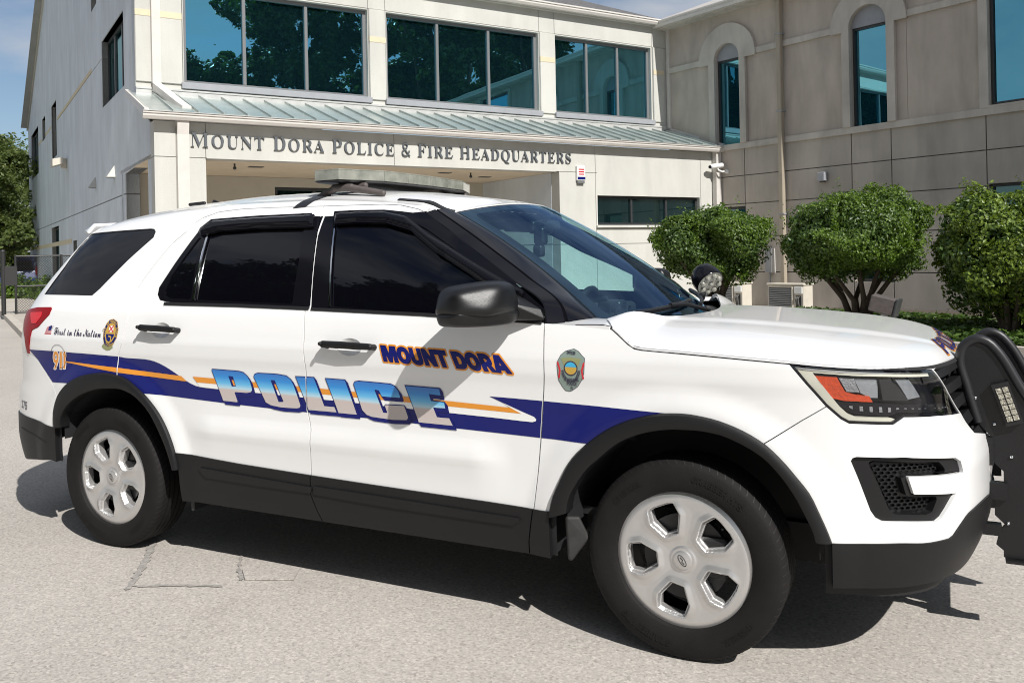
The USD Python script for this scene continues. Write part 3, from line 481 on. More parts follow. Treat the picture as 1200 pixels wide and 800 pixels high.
# ---- roof, windscreen, A pillars, cowl, bonnet
def xt(y): return .47 - .125 * (np.asarray(y) / .57) ** 2
def xb(y): return 1.275 - .19 * (np.asarray(y) / .745) ** 2
def zt(y): return 1.662 - .052 * np.abs(np.asarray(y) / .57) ** 2.2
def zb(y): return 1.132 + .006 * (np.asarray(y) / .745) ** 2
rimS = np.linspace(SR, .2657, 120); rim = side(rimS, ztop(rimS))
yy = np.linspace(-.57, .57, 41); front_edge = np.stack([xt(yy), yy], 1)
roof_poly = Polygon([tuple(q[:2]) for q in rim] + [tuple(q) for q in front_edge] + [tuple(q[:2] * [1, -1]) for q in rim[::-1]]).buffer(0)
rimline = LineString([tuple(q[:2]) for q in rim[::-1]][::-1]); rimline2 = LineString([tuple(q[:2] * [1, -1]) for q in rim])
def roofz(x, y, o=0.):
    d = np.minimum(shapely.distance(rimline, shapely.points(x, y)), shapely.distance(rimline2, shapely.points(x, y)))
    cap = 1 - (1 - np.clip(d / .50, 0, 1)) ** 2.6
    z = _ZC(np.clip(x, -2.25, .5)) - .078 * (1 - cap) - .010 * cap; f = smooth(.12, .0, xt(np.clip(y, -.6, .6)) - x); return z * (1 - f) + zt(np.clip(y, -.6, .6)) * f + o
def hz(fz):
    def f(a, b, o): return np.stack([a, b, fz(a, b) + o], -1)
    def n(a, b):
        e = 4e-3; v = np.stack([-(fz(a + e, b) - fz(a - e, b)) / (2 * e), -(fz(a, b + e) - fz(a, b - e)) / (2 * e), np.ones_like(a)], -1); return v / np.linalg.norm(v, axis=1, keepdims=True)
    return f, n
f, n = hz(roofz); V, N, Fc = patch(roof_poly.buffer(-.0015), f, n, .02, .05); mesh(car, 'roof', V, Fc, M['paint'], N)
ditch = LineString([(.07, -.597), (.20, -.588), (.28, -.580), (.345, -.572)]).buffer(.011, cap_style='flat'); V, N, Fc = patch(ditch, lambda a, b, o: f(a, b, o + .006), n, .008, .03); mesh(car, 'roof_moulding', V, Fc, M['trim'], N); V, N, Fc = flip(V, N, Fc); mesh(car, 'roof_moulding', V, Fc, M['trim'], N)
# windscreen: v from the cowl up to the roof
def ws(u, v, o=0.):
    yb_, yt_ = u * .745, u * .57; y = yb_ * (1 - v) + yt_ * v
    x = xb(yb_) * (1 - v) + xt(yt_) * v; z = zb(yb_) * (1 - v) + zt(yt_) * v; k = .030 * 4 * v * (1 - v)
    return np.stack([x + k * .55 + o * .55, y, z + k * .83 + o * .83], -1)
def wsn(u, v):
    e = 3e-3; n_ = np.cross(ws(u + e, v) - ws(u - e, v), ws(u, v + e) - ws(u, v - e)); return n_ / (np.linalg.norm(n_, axis=1, keepdims=True) + 1e-12)
V, N, Fc = patch(sbox(-.985, .0, .985, .985), ws, wsn, 0, .08); mesh(car, 'windscreen', V, Fc, M['windshield'], N)
fr = sbox(-1, 0, 1, 1).difference(rounded(sbox(-.90, .055, .90, .945), .05)); V, N, Fc = patch(fr, lambda u, v, o: ws(u, v, o - .004), wsn, .004, .06); mesh(car, 'windscreen_band', V, Fc, M['gloss'], N)
def a_pillar():
    k = 40; s1 = spl(np.vstack([pf, [(.9365, 1.158)]]), k); a = side_off(s1[:, 0], s1[:, 1], -.003); v = np.linspace(1, 0, k); b = ws(np.full(k, -1.), v); rows = [a]
    for t, bulge in ((.02, .004), (.3, .016), (.34, .006), (.37, .016), (.75, .012), (1, 0)):
        q = a * (1 - t) + b * t; d = np.cross(np.gradient(a, axis=0), b - a); d /= np.linalg.norm(d, axis=1, keepdims=True) + 1e-9; d *= np.sign((d * [.3, -1, .4]).sum(1, keepdims=True)); rows.append(q + d * bulge)
    V = np.vstack(rows); Fc = []
    for i in range(len(rows) - 1):
        for j in range(k - 1): q = (i * k + j, i * k + j + 1, (i + 1) * k + j + 1, (i + 1) * k + j); Fc += [(q[0], q[1], q[2]), (q[0], q[2], q[3])]
    return trimesh.Trimesh(V, Fc, process=False)
both('front_pillar', a_pillar(), M['gloss'], 25)
hsp = side(*spl(np.vstack([[(1.06, 1.152)], hs, hf, [(SF, .985)]]), 120).T)
o_ = np.argsort(hsp[:, 0]); hx, hy, hzv = hsp[o_, 0], -hsp[o_, 1], hsp[o_, 2]
crown = PchipInterpolator([.9, 1.1, 1.25, 1.6, 1.9, 2.1, 2.2, 2.28, 2.31, 2.4], [.02, .045, .068, .080, .078, .066, .052, .022, 0, 0])
def hoodz(x, y, o=0.):
    ye = np.interp(x, hx, hy); zr = np.interp(x, hx, hzv); u = np.clip(np.abs(y) / np.maximum(ye, .02), 0, 1)
    p = np.where(u < .40, 1.0, 1 - .12 * smooth(.40, .52, u) - .88 * np.clip((u - .46) / .54, 0, 1) ** 1.9)
    return zr + crown(np.clip(x, .9, 2.4)) * p
rear_y = np.linspace(-.845, .845, 31); hood_rear = np.stack([1.335 - .20 * (np.abs(rear_y) / .845) ** 1.7, rear_y], 1)
c0 = np.argmin(np.abs(hsp[:, 0] - 1.135)); hp = hsp[(hsp[:, 0] > 1.19)]
hood_poly = Polygon([tuple(q) for q in hood_rear[::-1]] + [tuple(q[:2]) for q in hp] + [tuple(q[:2] * [1, -1]) for q in hp[::-1]]).buffer(0)
f2, n2 = hz(hoodz); V, N, Fc = patch(hood_poly.buffer(-.0055), f2, n2, .02, .02); mesh(car, 'bonnet', V, Fc, M['paint'], N)
both('bonnet_seal', tube(hsp[::2] + [-.004, .014, -.006], .0105, 6), M['dark'])
fen = Polygon([(.93, -.955), (1.06, -.745), (1.135, -.80), (1.20, -.875), tuple(side(1.19, 1.14)[:2]), tuple(side(1.06, 1.152)[:2])]).buffer(0)
ftop = lambda x, y, o=0.: np.interp(x, hx, hzv) + .012 * smooth(.98, .80, np.abs(y))
f3, n3 = hz(ftop); V, N, Fc = patch(fen, f3, n3, .02, .05); mesh(car, 'fender_top', V, Fc, M['paint'], N); V, N, Fc = flip(V, N, Fc); mesh(car, 'fender_top', V, Fc, M['paint'], N)
cw = Polygon([(float(xb(y)) - .03, y) for y in np.linspace(-.76, .76, 31)] + [(a - .004, b) for a, b in hood_rear[::-1]]).buffer(0)
f4, n4 = hz(lambda x, y, o=0.: 1.122 + .0 * x); V, N, Fc = patch(cw, f4, n4, .04, .06); mesh(car, 'cowl', V, Fc, M['trim'], N)
def wiper(u0, v0, u1, v1, ux, vx):
    p = ws(np.linspace(u0, u1, 14), np.linspace(v0, v1, 14), .022); q = ws(np.array([ux, (u0 + u1) / 2]), np.array([vx, (v0 + v1) / 2]), .03)
    return cat(tube(p, .009, 6), tube(p - [0, 0, .012], .004, 6), tube([q[0], (q[0] * .3 + q[1] * .7) + [.01, 0, .012], q[1]], .010, 6))
obj(car, 'wiper', wiper(-.80, .03, .02, .07, .10, -.02), M['trim'], 40); obj(car, 'wiper', wiper(.12, .03, .86, .10, .92, .0), M['trim'], 40)
# spoiler
sp = [hull(ball((-1.93, y * .62, 1.632 - .012), .012), ball((-2.02, y * .60, 1.590), .010), ball((-1.95, y * .64, 1.585), .012)) for y in (-1, 1)]
obj(car, 'spoiler', trimesh.convex.convex_hull(np.vstack([q.vertices for q in sp] + [ball((-1.92, 0, 1.655), .012), ball((-2.08, 0, 1.610), .010)])), M['paint'], 40)
# ---- headlamp, fog bezel, tail lamp
def sub(parent, name, geom, m_, off, depth=.004, cell=.05):
    V, N, Fc = patch(geom, lambda a, b, o: side_off(a, b, off + o), side_n, depth, cell); mesh(parent, name, V, Fc, m_, N); return V, N, Fc
for sgn in (1, -1):
    hl = part(car, 'headlamp')
    def put(name, geom, m_, off, depth=.004):
        V, N, Fc = patch(geom, lambda a, b, o: side_off(a, b, off + o), side_n, depth, .04)
        if sgn < 0: V, N, Fc = flip(V, N, Fc)
        mesh(hl, name, V, Fc, m_, N)
    put('housing', lamp.buffer(.004), M['gloss'], -.045, 0); put('rim', lamp.difference(lamp.buffer(-.009)), M['gloss'], -.003, .045)
    put('light_guide', PG_('hl_drl_out').intersection(lamp.buffer(-.009)), M['drl'], -.010, .02)
    put('amber_reflector', PG_('hl_amber'), M['amber'], -.018, .02); put('grey_reflector', PG_('hl_grey'), M['greyref'], -.020, .02)
    put('chrome_reflector', PG_('hl_chrome1'), M['reflector'], -.026, .015); put('chrome_reflector', PG_('hl_chrome2'), M['reflector'], -.026, .015)
    put('projector', PG_('hl_lens'), M['trim'], -.016, .02)
    put('lower_strip', PG_('hl_strip').intersection(lamp.buffer(-.012)), M['greyref' if False else 'gloss'], -.022, .015)
    st = PG_('hl_strip').intersection(lamp.buffer(-.012)); b0 = st.bounds
    for k in range(16):
        sx = b0[0] + (b0[2] - b0[0]) * (k + .6) / 17; g = sbox(sx, b0[1], sx + .012, b0[3]).intersection(st.buffer(-.012))
        if not g.is_empty and g.area > 1e-5: put('lens_rib', g, M['greyref'], -.019, .003)
    put('clear_cover', lamp.buffer(-.003), M['lampcover'], .0, .0)
    fb = part(car, 'fog_lamp_bezel')
    def put2(name, geom, m_, off, depth=.004):
        V, N, Fc = patch(geom, lambda a, b, o: side_off(a, b, off + o), side_n, depth, .04)
        if sgn < 0: V, N, Fc = flip(V, N, Fc)
        mesh(fb, name, V, Fc, m_, N)
    fm = PG_('fog_mesh').difference(fogbar); put2('recess', fog.buffer(.003), M['trim'], -.040, 0); put2('bezel', fog.difference(unary_union([fm.buffer(.010), fogbar.buffer(.004)])), M['clad'], -.012, .03)
    cells = []; b0 = fm.bounds
    for r_ in range(14):
        for c_ in range(20):
            x, z = b0[0] + c_ * .0235 + (r_ % 2) * .01175, b0[1] + r_ * .0118
            cells.append(Polygon([(x + .0105 * math.cos(a) * 1.02, z + .0060 * math.sin(a)) for a in np.arange(6) * np.pi / 3]))
    put2('honeycomb', fm.difference(unary_union(cells)), M['clad'], -.030, .008)
    tl = part(car, 'tail_lamp')
    for nm, g, m_, off in (('lamp_body', tail.buffer(-.001), M['taillight'], .004), ('lamp_lens', rounded(PG_('tail_inner'), .006), M['tailinner'], .006)):
        V, N, Fc = patch(g, lambda a, b, o: side_off(a, b, off + o), side_n, .014, .03)
        if sgn < 0: V, N, Fc = flip(V, N, Fc)
        mesh(tl, nm, V, Fc, m_, N)
gp = part(car, 'grille')
V, N, Fc = patch(grille.buffer(.004), lambda a, b, o: side_off(a, b, -.055 + o), side_n, 0, .05); mesh(gp, 'grille_backing', V, Fc, M['dark'], N); V, N, Fc = flip(V, N, Fc); mesh(gp, 'grille_backing', V, Fc, M['dark'], N)
for za, zc_ in ((.985, .026), (.925, .034), (.865, .034), (.805, .034), (.75, .03)):
    g = sbox(2.2, za - zc_ / 2, SF, za + zc_ / 2).intersection(grille.buffer(.001)); 
    if not g.is_empty:
        V, N, Fc = patch(g, lambda a, b, o: side_off(a, b, -.004 + o), side_n, .035, .03); V2, N2, F2 = flip(V, N, Fc); mesh(gp, 'grille_bar', np.vstack([V, V2]), np.vstack([Fc, F2 + len(V)]), M['clad'], np.vstack([N, N2]))
V, N, Fc = patch(lowgrille, lambda a, b, o: side_off(a, b, -.03 + o), side_n, 0, .05); mesh(gp, 'lower_grille', V, Fc, M['dark'], N); V, N, Fc = flip(V, N, Fc); mesh(gp, 'lower_grille', V, Fc, M['dark'], N)
# ---- door handles
for nm in ('handle_r', 'handle_f'):
    q = A(nm); s0, s1 = q[:, 0].min(), q[:, 0].max(); zc0, zc1 = q[[0, 3], 1].mean(), q[[1, 2], 1].mean(); cs = s0 * .52 + s1 * .48
    cup = affinity.scale(Point(cs, (zc0 + zc1) / 2 - .004).buffer(1), .062, .036)
    def cupf(a, b, o, cs=cs, zz=(zc0 + zc1) / 2 - .004): r2 = ((a - cs) / .062) ** 2 + ((b - zz) / .036) ** 2; return side_off(a, b, .0015 - .0 + .012 * np.clip(r2 - 1, -1, 0) * 0 + .0 + o)
    h = side_off(np.array([s0 + .016, s1 - .014]), np.array([zc0, zc1]), .034); h2 = side_off(np.array([s0 + .016, s1 - .014]), np.array([zc0, zc1]), .004)
    handle = hull(ball(h[0], .015), ball(h[1], .0135), ball((h[0] + h[1]) / 2 + [0, -.004, .001], .0155)); feet = [hull(ball(h[0], .0145), ball(h2[0], .016)), hull(ball(h[1], .012), ball(h2[1], .013))]
    key = side_off(np.array([s0 + .014]), np.array([zc0]), .052)[0]; both('door_handle', cat(handle, *feet, trimesh.Trimesh(*(lambda t: (t.vertices, t.faces))(hull(ball(key, .009))))), M['clad'])
    V, N, Fc = patch(cup, lambda a, b, o: side_off(a, b, .0012 + o), lambda a, b: (lambda n_, dx, dz: (lambda w: w / np.linalg.norm(w, axis=1, keepdims=True))(n_ + np.stack([-dx, np.zeros_like(dx), -dz], 1)))(side_n(a, b), (a - cs) / .062 * .8, (b - (zc0 + zc1) / 2) / .036 * .9), 0, .012); mesh(car, 'handle_recess', V, Fc, M['paint'], N); V, N, Fc = flip(V, N, Fc); mesh(car, 'handle_recess', V, Fc, M['paint'], N)
# ---- mirrors
def soft(pts, n=3):
    t = trimesh.convex.convex_hull(np.array(pts, float)); t = trimesh.Trimesh(t.vertices, t.faces); t = t.subdivide(); t.merge_vertices(); return t.subdivide_loop(iterations=n)
def mirror():
    hd = soft([(.600, -1.18, 1.305), (.595, -1.22, 1.19), (.84, -1.11, 1.320), (.83, -.985, 1.320), (.875, -1.05, 1.19), (.86, -.985, 1.19), (.67, -.985, 1.320), (.64, -.985, 1.18), (.71, -1.24, 1.290), (.72, -1.25, 1.19), (.83, -1.18, 1.19)])
    lw = soft([(.60, -1.225, 1.212), (.725, -1.255, 1.212), (.878, -1.06, 1.218), (.865, -.985, 1.216), (.64, -.985, 1.206), (.61, -1.21, 1.155), (.72, -1.24, 1.155), (.855, -1.06, 1.158), (.84, -.99, 1.158), (.66, -.99, 1.155)])
    foot = hull(ball((.80, -1.02, 1.195), .022), ball((.84, -1.02, 1.225), .014), ball((.80, -.95, 1.185), .014), ball((.925, -.955, 1.178), .010), ball((.915, -.955, 1.205), .008), ball((.80, -.93, 1.262), .008), ball((.77, -1.0, 1.18), .012))
    return hd, lw, foot
for sgn in (1, -1):
    mp = part(car, 'door_mirror'); hd, lw, foot = mirror()
    for nm, t in (('mirror_cap', hd), ('mirror_housing', lw), ('mirror_foot', foot)):
        obj(mp, nm, t if sgn > 0 else mir(t), M['mirror'], 50 if nm == 'mirror_foot' else True)
    g = trimesh.Trimesh(*(lambda b_: (b_.vertices, b_.faces))(bx(.640, .646, -1.16, -1.02, 1.205, 1.285))); obj(mp, 'mirror_glass', g if sgn > 0 else mir(g), M['chrome'])
# ---- wheels
RC = .247
def hubcap():
    holes, rings = [], []
    for k in range(5):
        a = math.radians(41 + 72 * k)
        h = Polygon([(.40, -.075), (.40, .075), (.60, .185), (.75, .165), (.765, .10), (.765, -.10), (.75, -.165), (.60, -.185)]); h = affinity.scale(h.buffer(.008), RC, RC, origin=(0, 0)); holes.append(affinity.rotate(h, math.degrees(a), origin=(0, 0)))
    disc = Point(0, 0).buffer(RC, quad_segs=24); H = unary_union(holes)
    def hh(x, z, o=0.):
        r = np.hypot(x, z) / RC; ang = np.arctan2(z, x); d = shapely.distance(H, shapely.points(x, z))
        base = .030 * (1 - r ** 2) ** .5 * 0 + .022 - .012 * smooth(.25, 0.0, r) * 0 + .010 * smooth(1.0, .86, r) - .006 * smooth(.55, .2, r)
        side_ = 1 - .9 * smooth(.70, .84, r)
        rid = np.interp(d, [0, .004, .0095, .0125, .030, .05], [-.016, -.012, .0065, .0075, .0008, -.0015]) * np.where(d > .004, side_, 1.)
        return base + rid * smooth(1.0, .93, r) + .004 * smooth(.20, .16, r) + o
    def f(a, b, o): return np.stack([a, -hh(a, b) - o, b], -1)
    def n(a, b):
        e = 1.5e-3; v = np.stack([-(hh(a + e, b) - hh(a - e, b)) / (2 * e), -np.ones_like(a), -(hh(a, b + e) - hh(a, b - e)) / (2 * e)], -1); return v / np.linalg.norm(v, axis=1, keepdims=True)
    V, N, Fc = patch(disc.difference(H), f, n, .028, .0035); return V, N, Fc
HC = hubcap()
def tyre_mesh():
    pr_ = [(.228, .075), (.241, .100), (.260, .1095), (.295, .1120), (.322, .1075), (.3325, .0995), (.3405, .0920), (.3450, .0840)]
    tread = []
    for a, b in ((.076, .046), (.041, .018), (.012, -.012), (-.018, -.041), (-.046, -.076)): tread += [(.3475, a), (.3475, b), (.339, b - .0015), (.339, b - .0065)]
    prof = [(r, -y) for r, y in pr_] + [(r, -y) for r, y in tread] + [(r, y) for r, y in pr_[::-1]]
    t = lathe(prof, 90); v = np.array(t.vertices); 
    bot = v[:, 2] < -.30; v[bot, 2] = np.maximum(v[bot, 2], -.3455); t.vertices = v; return t
TY = tyre_mesh()
def sipe_mesh():
    pr_ = np.array([(.3480, .050), (.3480, .0775), (.3457, .0846), (.3411, .0927), (.3332, .1001)]); V, Fc = [], []
    for sg_ in (-1, 1):
        for k in range(74):
            a0 = 2 * np.pi * (k + .5 * (sg_ > 0)) / 74
            for i, (r, y) in enumerate(pr_):
                for d in (-.0021, .0021): a = a0 + d / r + .10 * (y - .052) / .05 * sg_; V.append((r * math.cos(a), sg_ * y, r * math.sin(a)))
            o = len(V) - 10
            for i in range(4): q = (o + 2 * i, o + 2 * i + 1, o + 2 * i + 3, o + 2 * i + 2); Fc += [(q[0], q[1], q[2]), (q[0], q[2], q[3])]
    return trimesh.Trimesh(V, Fc, process=False)
SIP = sipe_mesh(); SIP.vertices[:, 2] = np.maximum(SIP.vertices[:, 2], -.3458)
def wheel(x, y, flipped):
    w = part(car, 'wheel', (x, y, .346), 180 if flipped else 0)
    obj(w, 'tyre', TY, M['tyre'], 30); tag(obj(w, 'tread_sipes', SIP, M['dark']), kind='stuff')
    cap = part if False else None
    c = mesh(w, 'wheel_cover', HC[0] + [0, -.062, 0], HC[1] * 0 + HC[2] if False else HC[2], M['silver'], HC[1])
    obj(w, 'wheel_rim', cat(lathe([(.252, -.075), (.247, -.082), (.236, -.07), (.215, -.03), (.205, .06), (.225, .10)], 48)), M['steel'], 30)
    obj(w, 'brake_disc', cat(lathe([(.0, -.045), (.15, -.045), (.15, -.02), (.0, -.02)], 40), bev(.05, .15, -.07, -.02, -.06, .08, .01)), M['steel'], 30)
    obj(w, 'steel_wheel', cat(*[hull(ball((.05 * math.cos(q), -.055, .05 * math.sin(q)), .02), ball((.20 * math.cos(q), -.050, .20 * math.sin(q)), .022)) for q in np.radians(41 + 36 + 72 * np.arange(5))]), M['steel'], 40)
    obj(w, 'centre_cap', lathe([(0, -.099), (.027, -.098), (.033, -.094), (.034, -.074)], 32), M['silver'], 40)
    ov = affinity.rotate(affinity.scale(Point(0, 0).buffer(1), .022, .0105), -55, origin=(0, 0)); rg = ov.difference(ov.buffer(-.0022)).union(LineString([(-.006, .010), (.002, .002), (-.001, -.004), (.007, -.011)]).buffer(.0013))
    V, Fc = grid_tri(rg, .05); mesh(w, 'cap_emblem', np.stack([V[:, 0], np.full(len(V), -.1000), V[:, 1]], 1), Fc, M['steel'])
    lets = []
    for word, a0, rad in (('GENERAL', 118, .292), ('GRABBER HTS', 82, .292), ('GENERAL', 298, .292), ('GRABBER HTS', 262, .292)):
        g, adv = text_poly(word, weight=800, size=60); g = affinity.scale(g, .020, .020, origin=(0, 0)); 
        V, Fc = grid_tri(g, .5); ang = math.radians(a0) - (V[:, 0] - (adv * .02 if a0 in (118, 298) else 0)) / rad
        r_ = rad - .010 + V[:, 1]; lets.append(trimesh.Trimesh(np.stack([r_ * np.cos(ang), np.full(len(V), -.1131), r_ * np.sin(ang)], 1), Fc, process=False))
    [obj(w, 'sidewall_lettering', q, M['tyre']) for q in lets]
    obj(w, 'valve', tube([(.13, -.06, .115), (.135, -.075, .118)], .004, 8), M['trim'])
for x in (1.4325, -1.4325): wheel(x, -.851, False); wheel(x, .851, True)
# ---- lettering and stripes
def decal(name, geom, m_, off, shade=None, cut=True):
    g = geom.buffer(0)
    if cut: g = g.difference(seams.buffer(.0005))
    g = g.difference(unary_union([arch_f, arch_r]))
    if g.is_empty: return
    V, N, Fc = patch(g, lambda a, b, o: side_off(a, b, off + o), side_n, 0, .02)
    mesh(car, name, V, Fc, m_, N, None if shade is None else shade(V))
body_all = FLANK.difference(clad_zone)
sp0 = A('stripe'); i0 = [3, 12]; seg = sp0[3:14]; tt = np.r_[0, np.cumsum(np.hypot(*np.diff(seg, axis=0).T))]; seg = np.stack([CubicSpline(tt, seg[:, k])(np.linspace(0, tt[-1], 50)) for k in (0, 1)], 1); stripe = Polygon(np.vstack([sp0[:3], seg, sp0[14:]])).buffer(0); decal('blue_stripe', stripe, M['navy'], .0010)
V, N, Fc = patch(stripe.difference(unary_union([arch_f, arch_r, seams])), lambda a, b, o: side_off(a, b, .001), side_n, 0, .02); V, N, Fc = flip(V, N, Fc); mesh(car, 'blue_stripe', V, Fc, M['navy'], N)
decal('white_stripe', PG_('white_b'), M['white'], .0015); decal('orange_stripe', PG_('orange_a'), M['orange'], .0020); decal('orange_stripe', PG_('orange_b'), M['orange'], .0020)
L0, L1, K0, K1 = *A('letter_top'), *A('letter_bot')
def shade(V):
    zt_ = np.interp(V[:, 0], [L0[0], L1[0]], [L0[1], L1[1]]); zb_ = np.interp(V[:, 0], [K0[0], K1[0]], [K0[1], K1[1]]); return (zt_ - V[:, 2]) / (zt_ - zb_)
for k in 'POLICE':
    g = Polygon(T['letter_' + k]).buffer(0); g = rounded(g, .004) if k in 'POC' else g
    if 'hole_' + k in T: g = g.difference(rounded(Polygon(T['hole_' + k]).buffer(0), .003))
    sh = unary_union([affinity.translate(g, .0016 * q, -.0017 * q) for q in range(0, 9)]).buffer(.0035, join_style='mitre')
    decal('letter_shadow', sh, M['navy'], .0026); decal('police_letter', g, M['letterfill'], .0032, shade)
db = A('dora_box'); g, _ = text_poly('MOUNT DORA', weight=900, size=160); g = g.buffer(.035)
gm = quad_map(g, *[tuple(q) for q in db]); decal('town_name_outline', gm.buffer(.0062, join_style='mitre'), M['orange'], .0010); decal('town_name', gm, M['navy'], .0016)
fb_ = A('first_box'); g, _ = text_poly('First in the Nation', font='NotoSansMath-Regular.woff2', script=True, size=150); decal('motto', quad_map(g, *[tuple(q) for q in fb_]).buffer(.0007), M['ink'], .0012)
for q, dx in ((fb_[0], -.018), (fb_[1], .016)):
    for k in (0, 1): decal('quote_mark', LineString([(q[0] + dx + k * .009, q[1] + .006), (q[0] + dx + k * .009 - .002, q[1] - .006)]).buffer(.0016), M['ink'], .0012)
fl = A('flag'); fq = [tuple(fl[0]), tuple(fl[1]), tuple(fl[2]), tuple(fl[3])]
for k in range(7): decal('flag_stripe', quad_map(sbox(0, k * 2 / 13, 1, (k * 2 + 1) / 13), *fq, bounds=(0, 0, 1, 1)), M['red'], .0012, cut=False)
decal('flag_canton', quad_map(sbox(.45, .46, 1, 1), *fq, bounds=(0, 0, 1, 1)), M['navy'], .0016, cut=False)
nb = A('num_box'); g, _ = text_poly('9', weight=800, size=140); x9 = g.bounds[2]; hgt_ = g.bounds[3]; one = Polygon([(0, 0), (.26, 0), (.26, hgt_), (.08, hgt_), (-.06, hgt_ * .86), (-.06, hgt_ * .74), (0, hgt_ * .78)]); g = unary_union([g, affinity.translate(one, x9 + .22, 0), affinity.translate(one, x9 + .72, 0)]); gm = quad_map(g, *[tuple(q) for q in nb[[0, 1, 2, 3]]]); decal('number_outline', gm.buffer(.0045), M['white'], .0016); decal('number', gm, M['orange'], .0022)
ub = A('unit_box'); g, _ = text_poly('175', weight=700, size=120); decal('unit_number', quad_map(g, *[tuple(q) for q in ub]), M['ink'], .0012)
fu = A('fuel'); fr_ = np.abs(fu[0, 1] - fu[1, 1]); fc = (fu[0, 0], fu[0, 1]); decal('fuel_flap_gap', Point(fc).buffer(fr_ * .92).boundary.buffer(.0011), M['dark'], .0028)
bd = PG_('badge_door'); c = bd.centroid; decal('badge', bd, M['gold'], .0012); decal('badge', affinity.scale(bd, .94, .96), M['navy'], .0016); decal('badge', affinity.scale(bd, .70, .72), M['gold'], .0020)
upper = affinity.scale(bd, .56, .58); bb = upper.bounds; mz = (bb[1] + bb[3]) / 2
decal('badge', upper.intersection(sbox(-3, bb[1], 0, mz - .004)), M['navy'], .0024); w_ = (bb[2] - bb[0]) / 2.9; cx, cz_ = (bb[0] + bb[2]) / 2 + .003, mz + .020
decal('badge', sbox(cx - w_ * .75, cz_ - .014, cx + w_ * .75, cz_ + .016), M['white'], .0024); decal('badge', LineString([(cx - w_ * .7, cz_ - .013), (cx + w_ * .7, cz_ + .015)]).buffer(.0032).union(LineString([(cx - w_ * .7, cz_ + .015), (cx + w_ * .7, cz_ - .013)]).buffer(.0032)), M['red'], .0028)
decal('badge', LineString([(cx - .012, mz - .014), (cx + .004, mz - .018), (cx + .005, mz - .036)]).buffer(.0035), M['gold'], .0028)
def ring_text(word, geom, k, a0, a1, size, m_, off, up=True):
    bb = geom.bounds; cx, cz = (bb[0] + bb[2]) / 2, (bb[1] + bb[3]) / 2; rx, rz = (bb[2] - bb[0]) / 2 * k, (bb[3] - bb[1]) / 2 * k; out = []
    for i, ch in enumerate(word):
        if ch == ' ': continue
        a = math.radians(a0 + (a1 - a0) * (i + .5) / len(word)); g, adv = text_poly(ch, weight=800, size=60); g = affinity.scale(affinity.translate(g, -adv / 2, -.5), size, size, origin=(0, 0))
        t = math.degrees(math.atan2(rz * math.cos(a), -rx * math.sin(a))); g = affinity.rotate(g, t + (180 if up else 0), origin=(0, 0)); out.append(affinity.translate(g, cx + rx * math.cos(a), cz + rz * math.sin(a)))
    decal('badge_lettering', unary_union(out), m_, off)
ring_text('CITY OF MOUNT DORA', bd, .83, 200, -20, .0115, M['gold'], .0021); ring_text('FLORIDA', bd, .83, 235, 305, .0105, M['gold'], .0021, False)
decal('badge', PG_('badge_scroll'), M['olive'], .0014)
bf = PG_('badge_fender'); b0 = bf.bounds; cx, cz_ = (b0[0] + b0[2]) / 2, (b0[1] + b0[3]) / 2; hw, hh_ = (b0[2] - b0[0]) / 2, (b0[3] - b0[1]) / 2
decal('badge', bf.buffer(.002), M['ink'], .0010); decal('badge', bf, M['sage'], .0014)
decal('badge', Polygon([(cx - hw * .72, cz_ + hh_ * .56), (cx + hw * .0, cz_ + hh_ * .62), (cx + hw * .75, cz_ + hh_ * .56), (cx + hw * .55, cz_ + hh_ * .2), (cx - hw * .5, cz_ + hh_ * .2)]), M['olive'], .0018)
for sx in (-1, 1): decal('badge', LineString([(cx + sx * hw * .95, cz_ + hh_ * .35), (cx + sx * hw * .8, cz_), (cx + sx * hw * .88, cz_ - hh_ * .35)]).buffer(.0035), M['red'], .0018)
decal('badge', Point(cx, cz_ + hh_ * .1).buffer(hw * .5), M['ink'], .0022); decal('badge', Point(cx, cz_ + hh_ * .1).buffer(hw * .42), M['gold'], .0026); decal('badge', Point(cx, cz_ + hh_ * .1).buffer(hw * .42).intersection(sbox(0, cz_ + hh_ * .16, 3, 3)), M['skyblue'], .0030)
ring_text('FIRST IN THE NATION', Polygon(affinity.translate(bf, 0, hh_ * .1).exterior), .62, 190, 350, .0100, M['ink'], .0034, False)
for word, zf, wf, hgt in (('OFFICER', .76, .62, .012), ('MOUNT DORA', -.50, 1.05, .011), ('POLICE', -.70, .70, .0125), ('FL', -.90, .2, .010)):
    g, adv = text_poly(word, weight=800, size=80); z0 = cz_ + hh_ * zf; x0 = cx - hw * wf / 2 + .002; decal('badge_lettering', quad_map(g, (x0, z0 + hgt), (x0 + hw * wf, z0 + hgt - .002), (x0 + hw * wf, z0 - .002), (x0, z0)), M['ink'], .0034)
# bonnet lettering
gl, xx = [], 0.
for ch in 'POLICE': q, adv = text_poly(ch, weight=800, size=110); gl.append(affinity.translate(q, xx, 0)); xx += adv + .10
g = unary_union(gl); bb = g.bounds
def on_hood(geom, m_, name, off):
    def bend(c_):
        u = (c_[:, 0] - bb[0]) / (bb[2] - bb[0]) * 2 - 1; v = (c_[:, 1] - bb[1]) / (bb[3] - bb[1]); return np.stack([(2.290 - .03 * u * u) * (1 - v) + (2.226 - .02 * u * u) * v, u * (.366 * (1 - v) + .264 * v)], 1)
    q = shapely.transform(shapely.segmentize(geom, .15), bend).buffer(0)
    V, N, Fc = patch(q, lambda a, b, o: f2(a, b, off + o), n2, 0, .02); mesh(car, name, V, Fc, m_, N)
on_hood(g.buffer(.06), M['orange'], 'bonnet_lettering_outline', .002); on_hood(g.buffer(.0), M['navy'], 'bonnet_lettering', .0035)
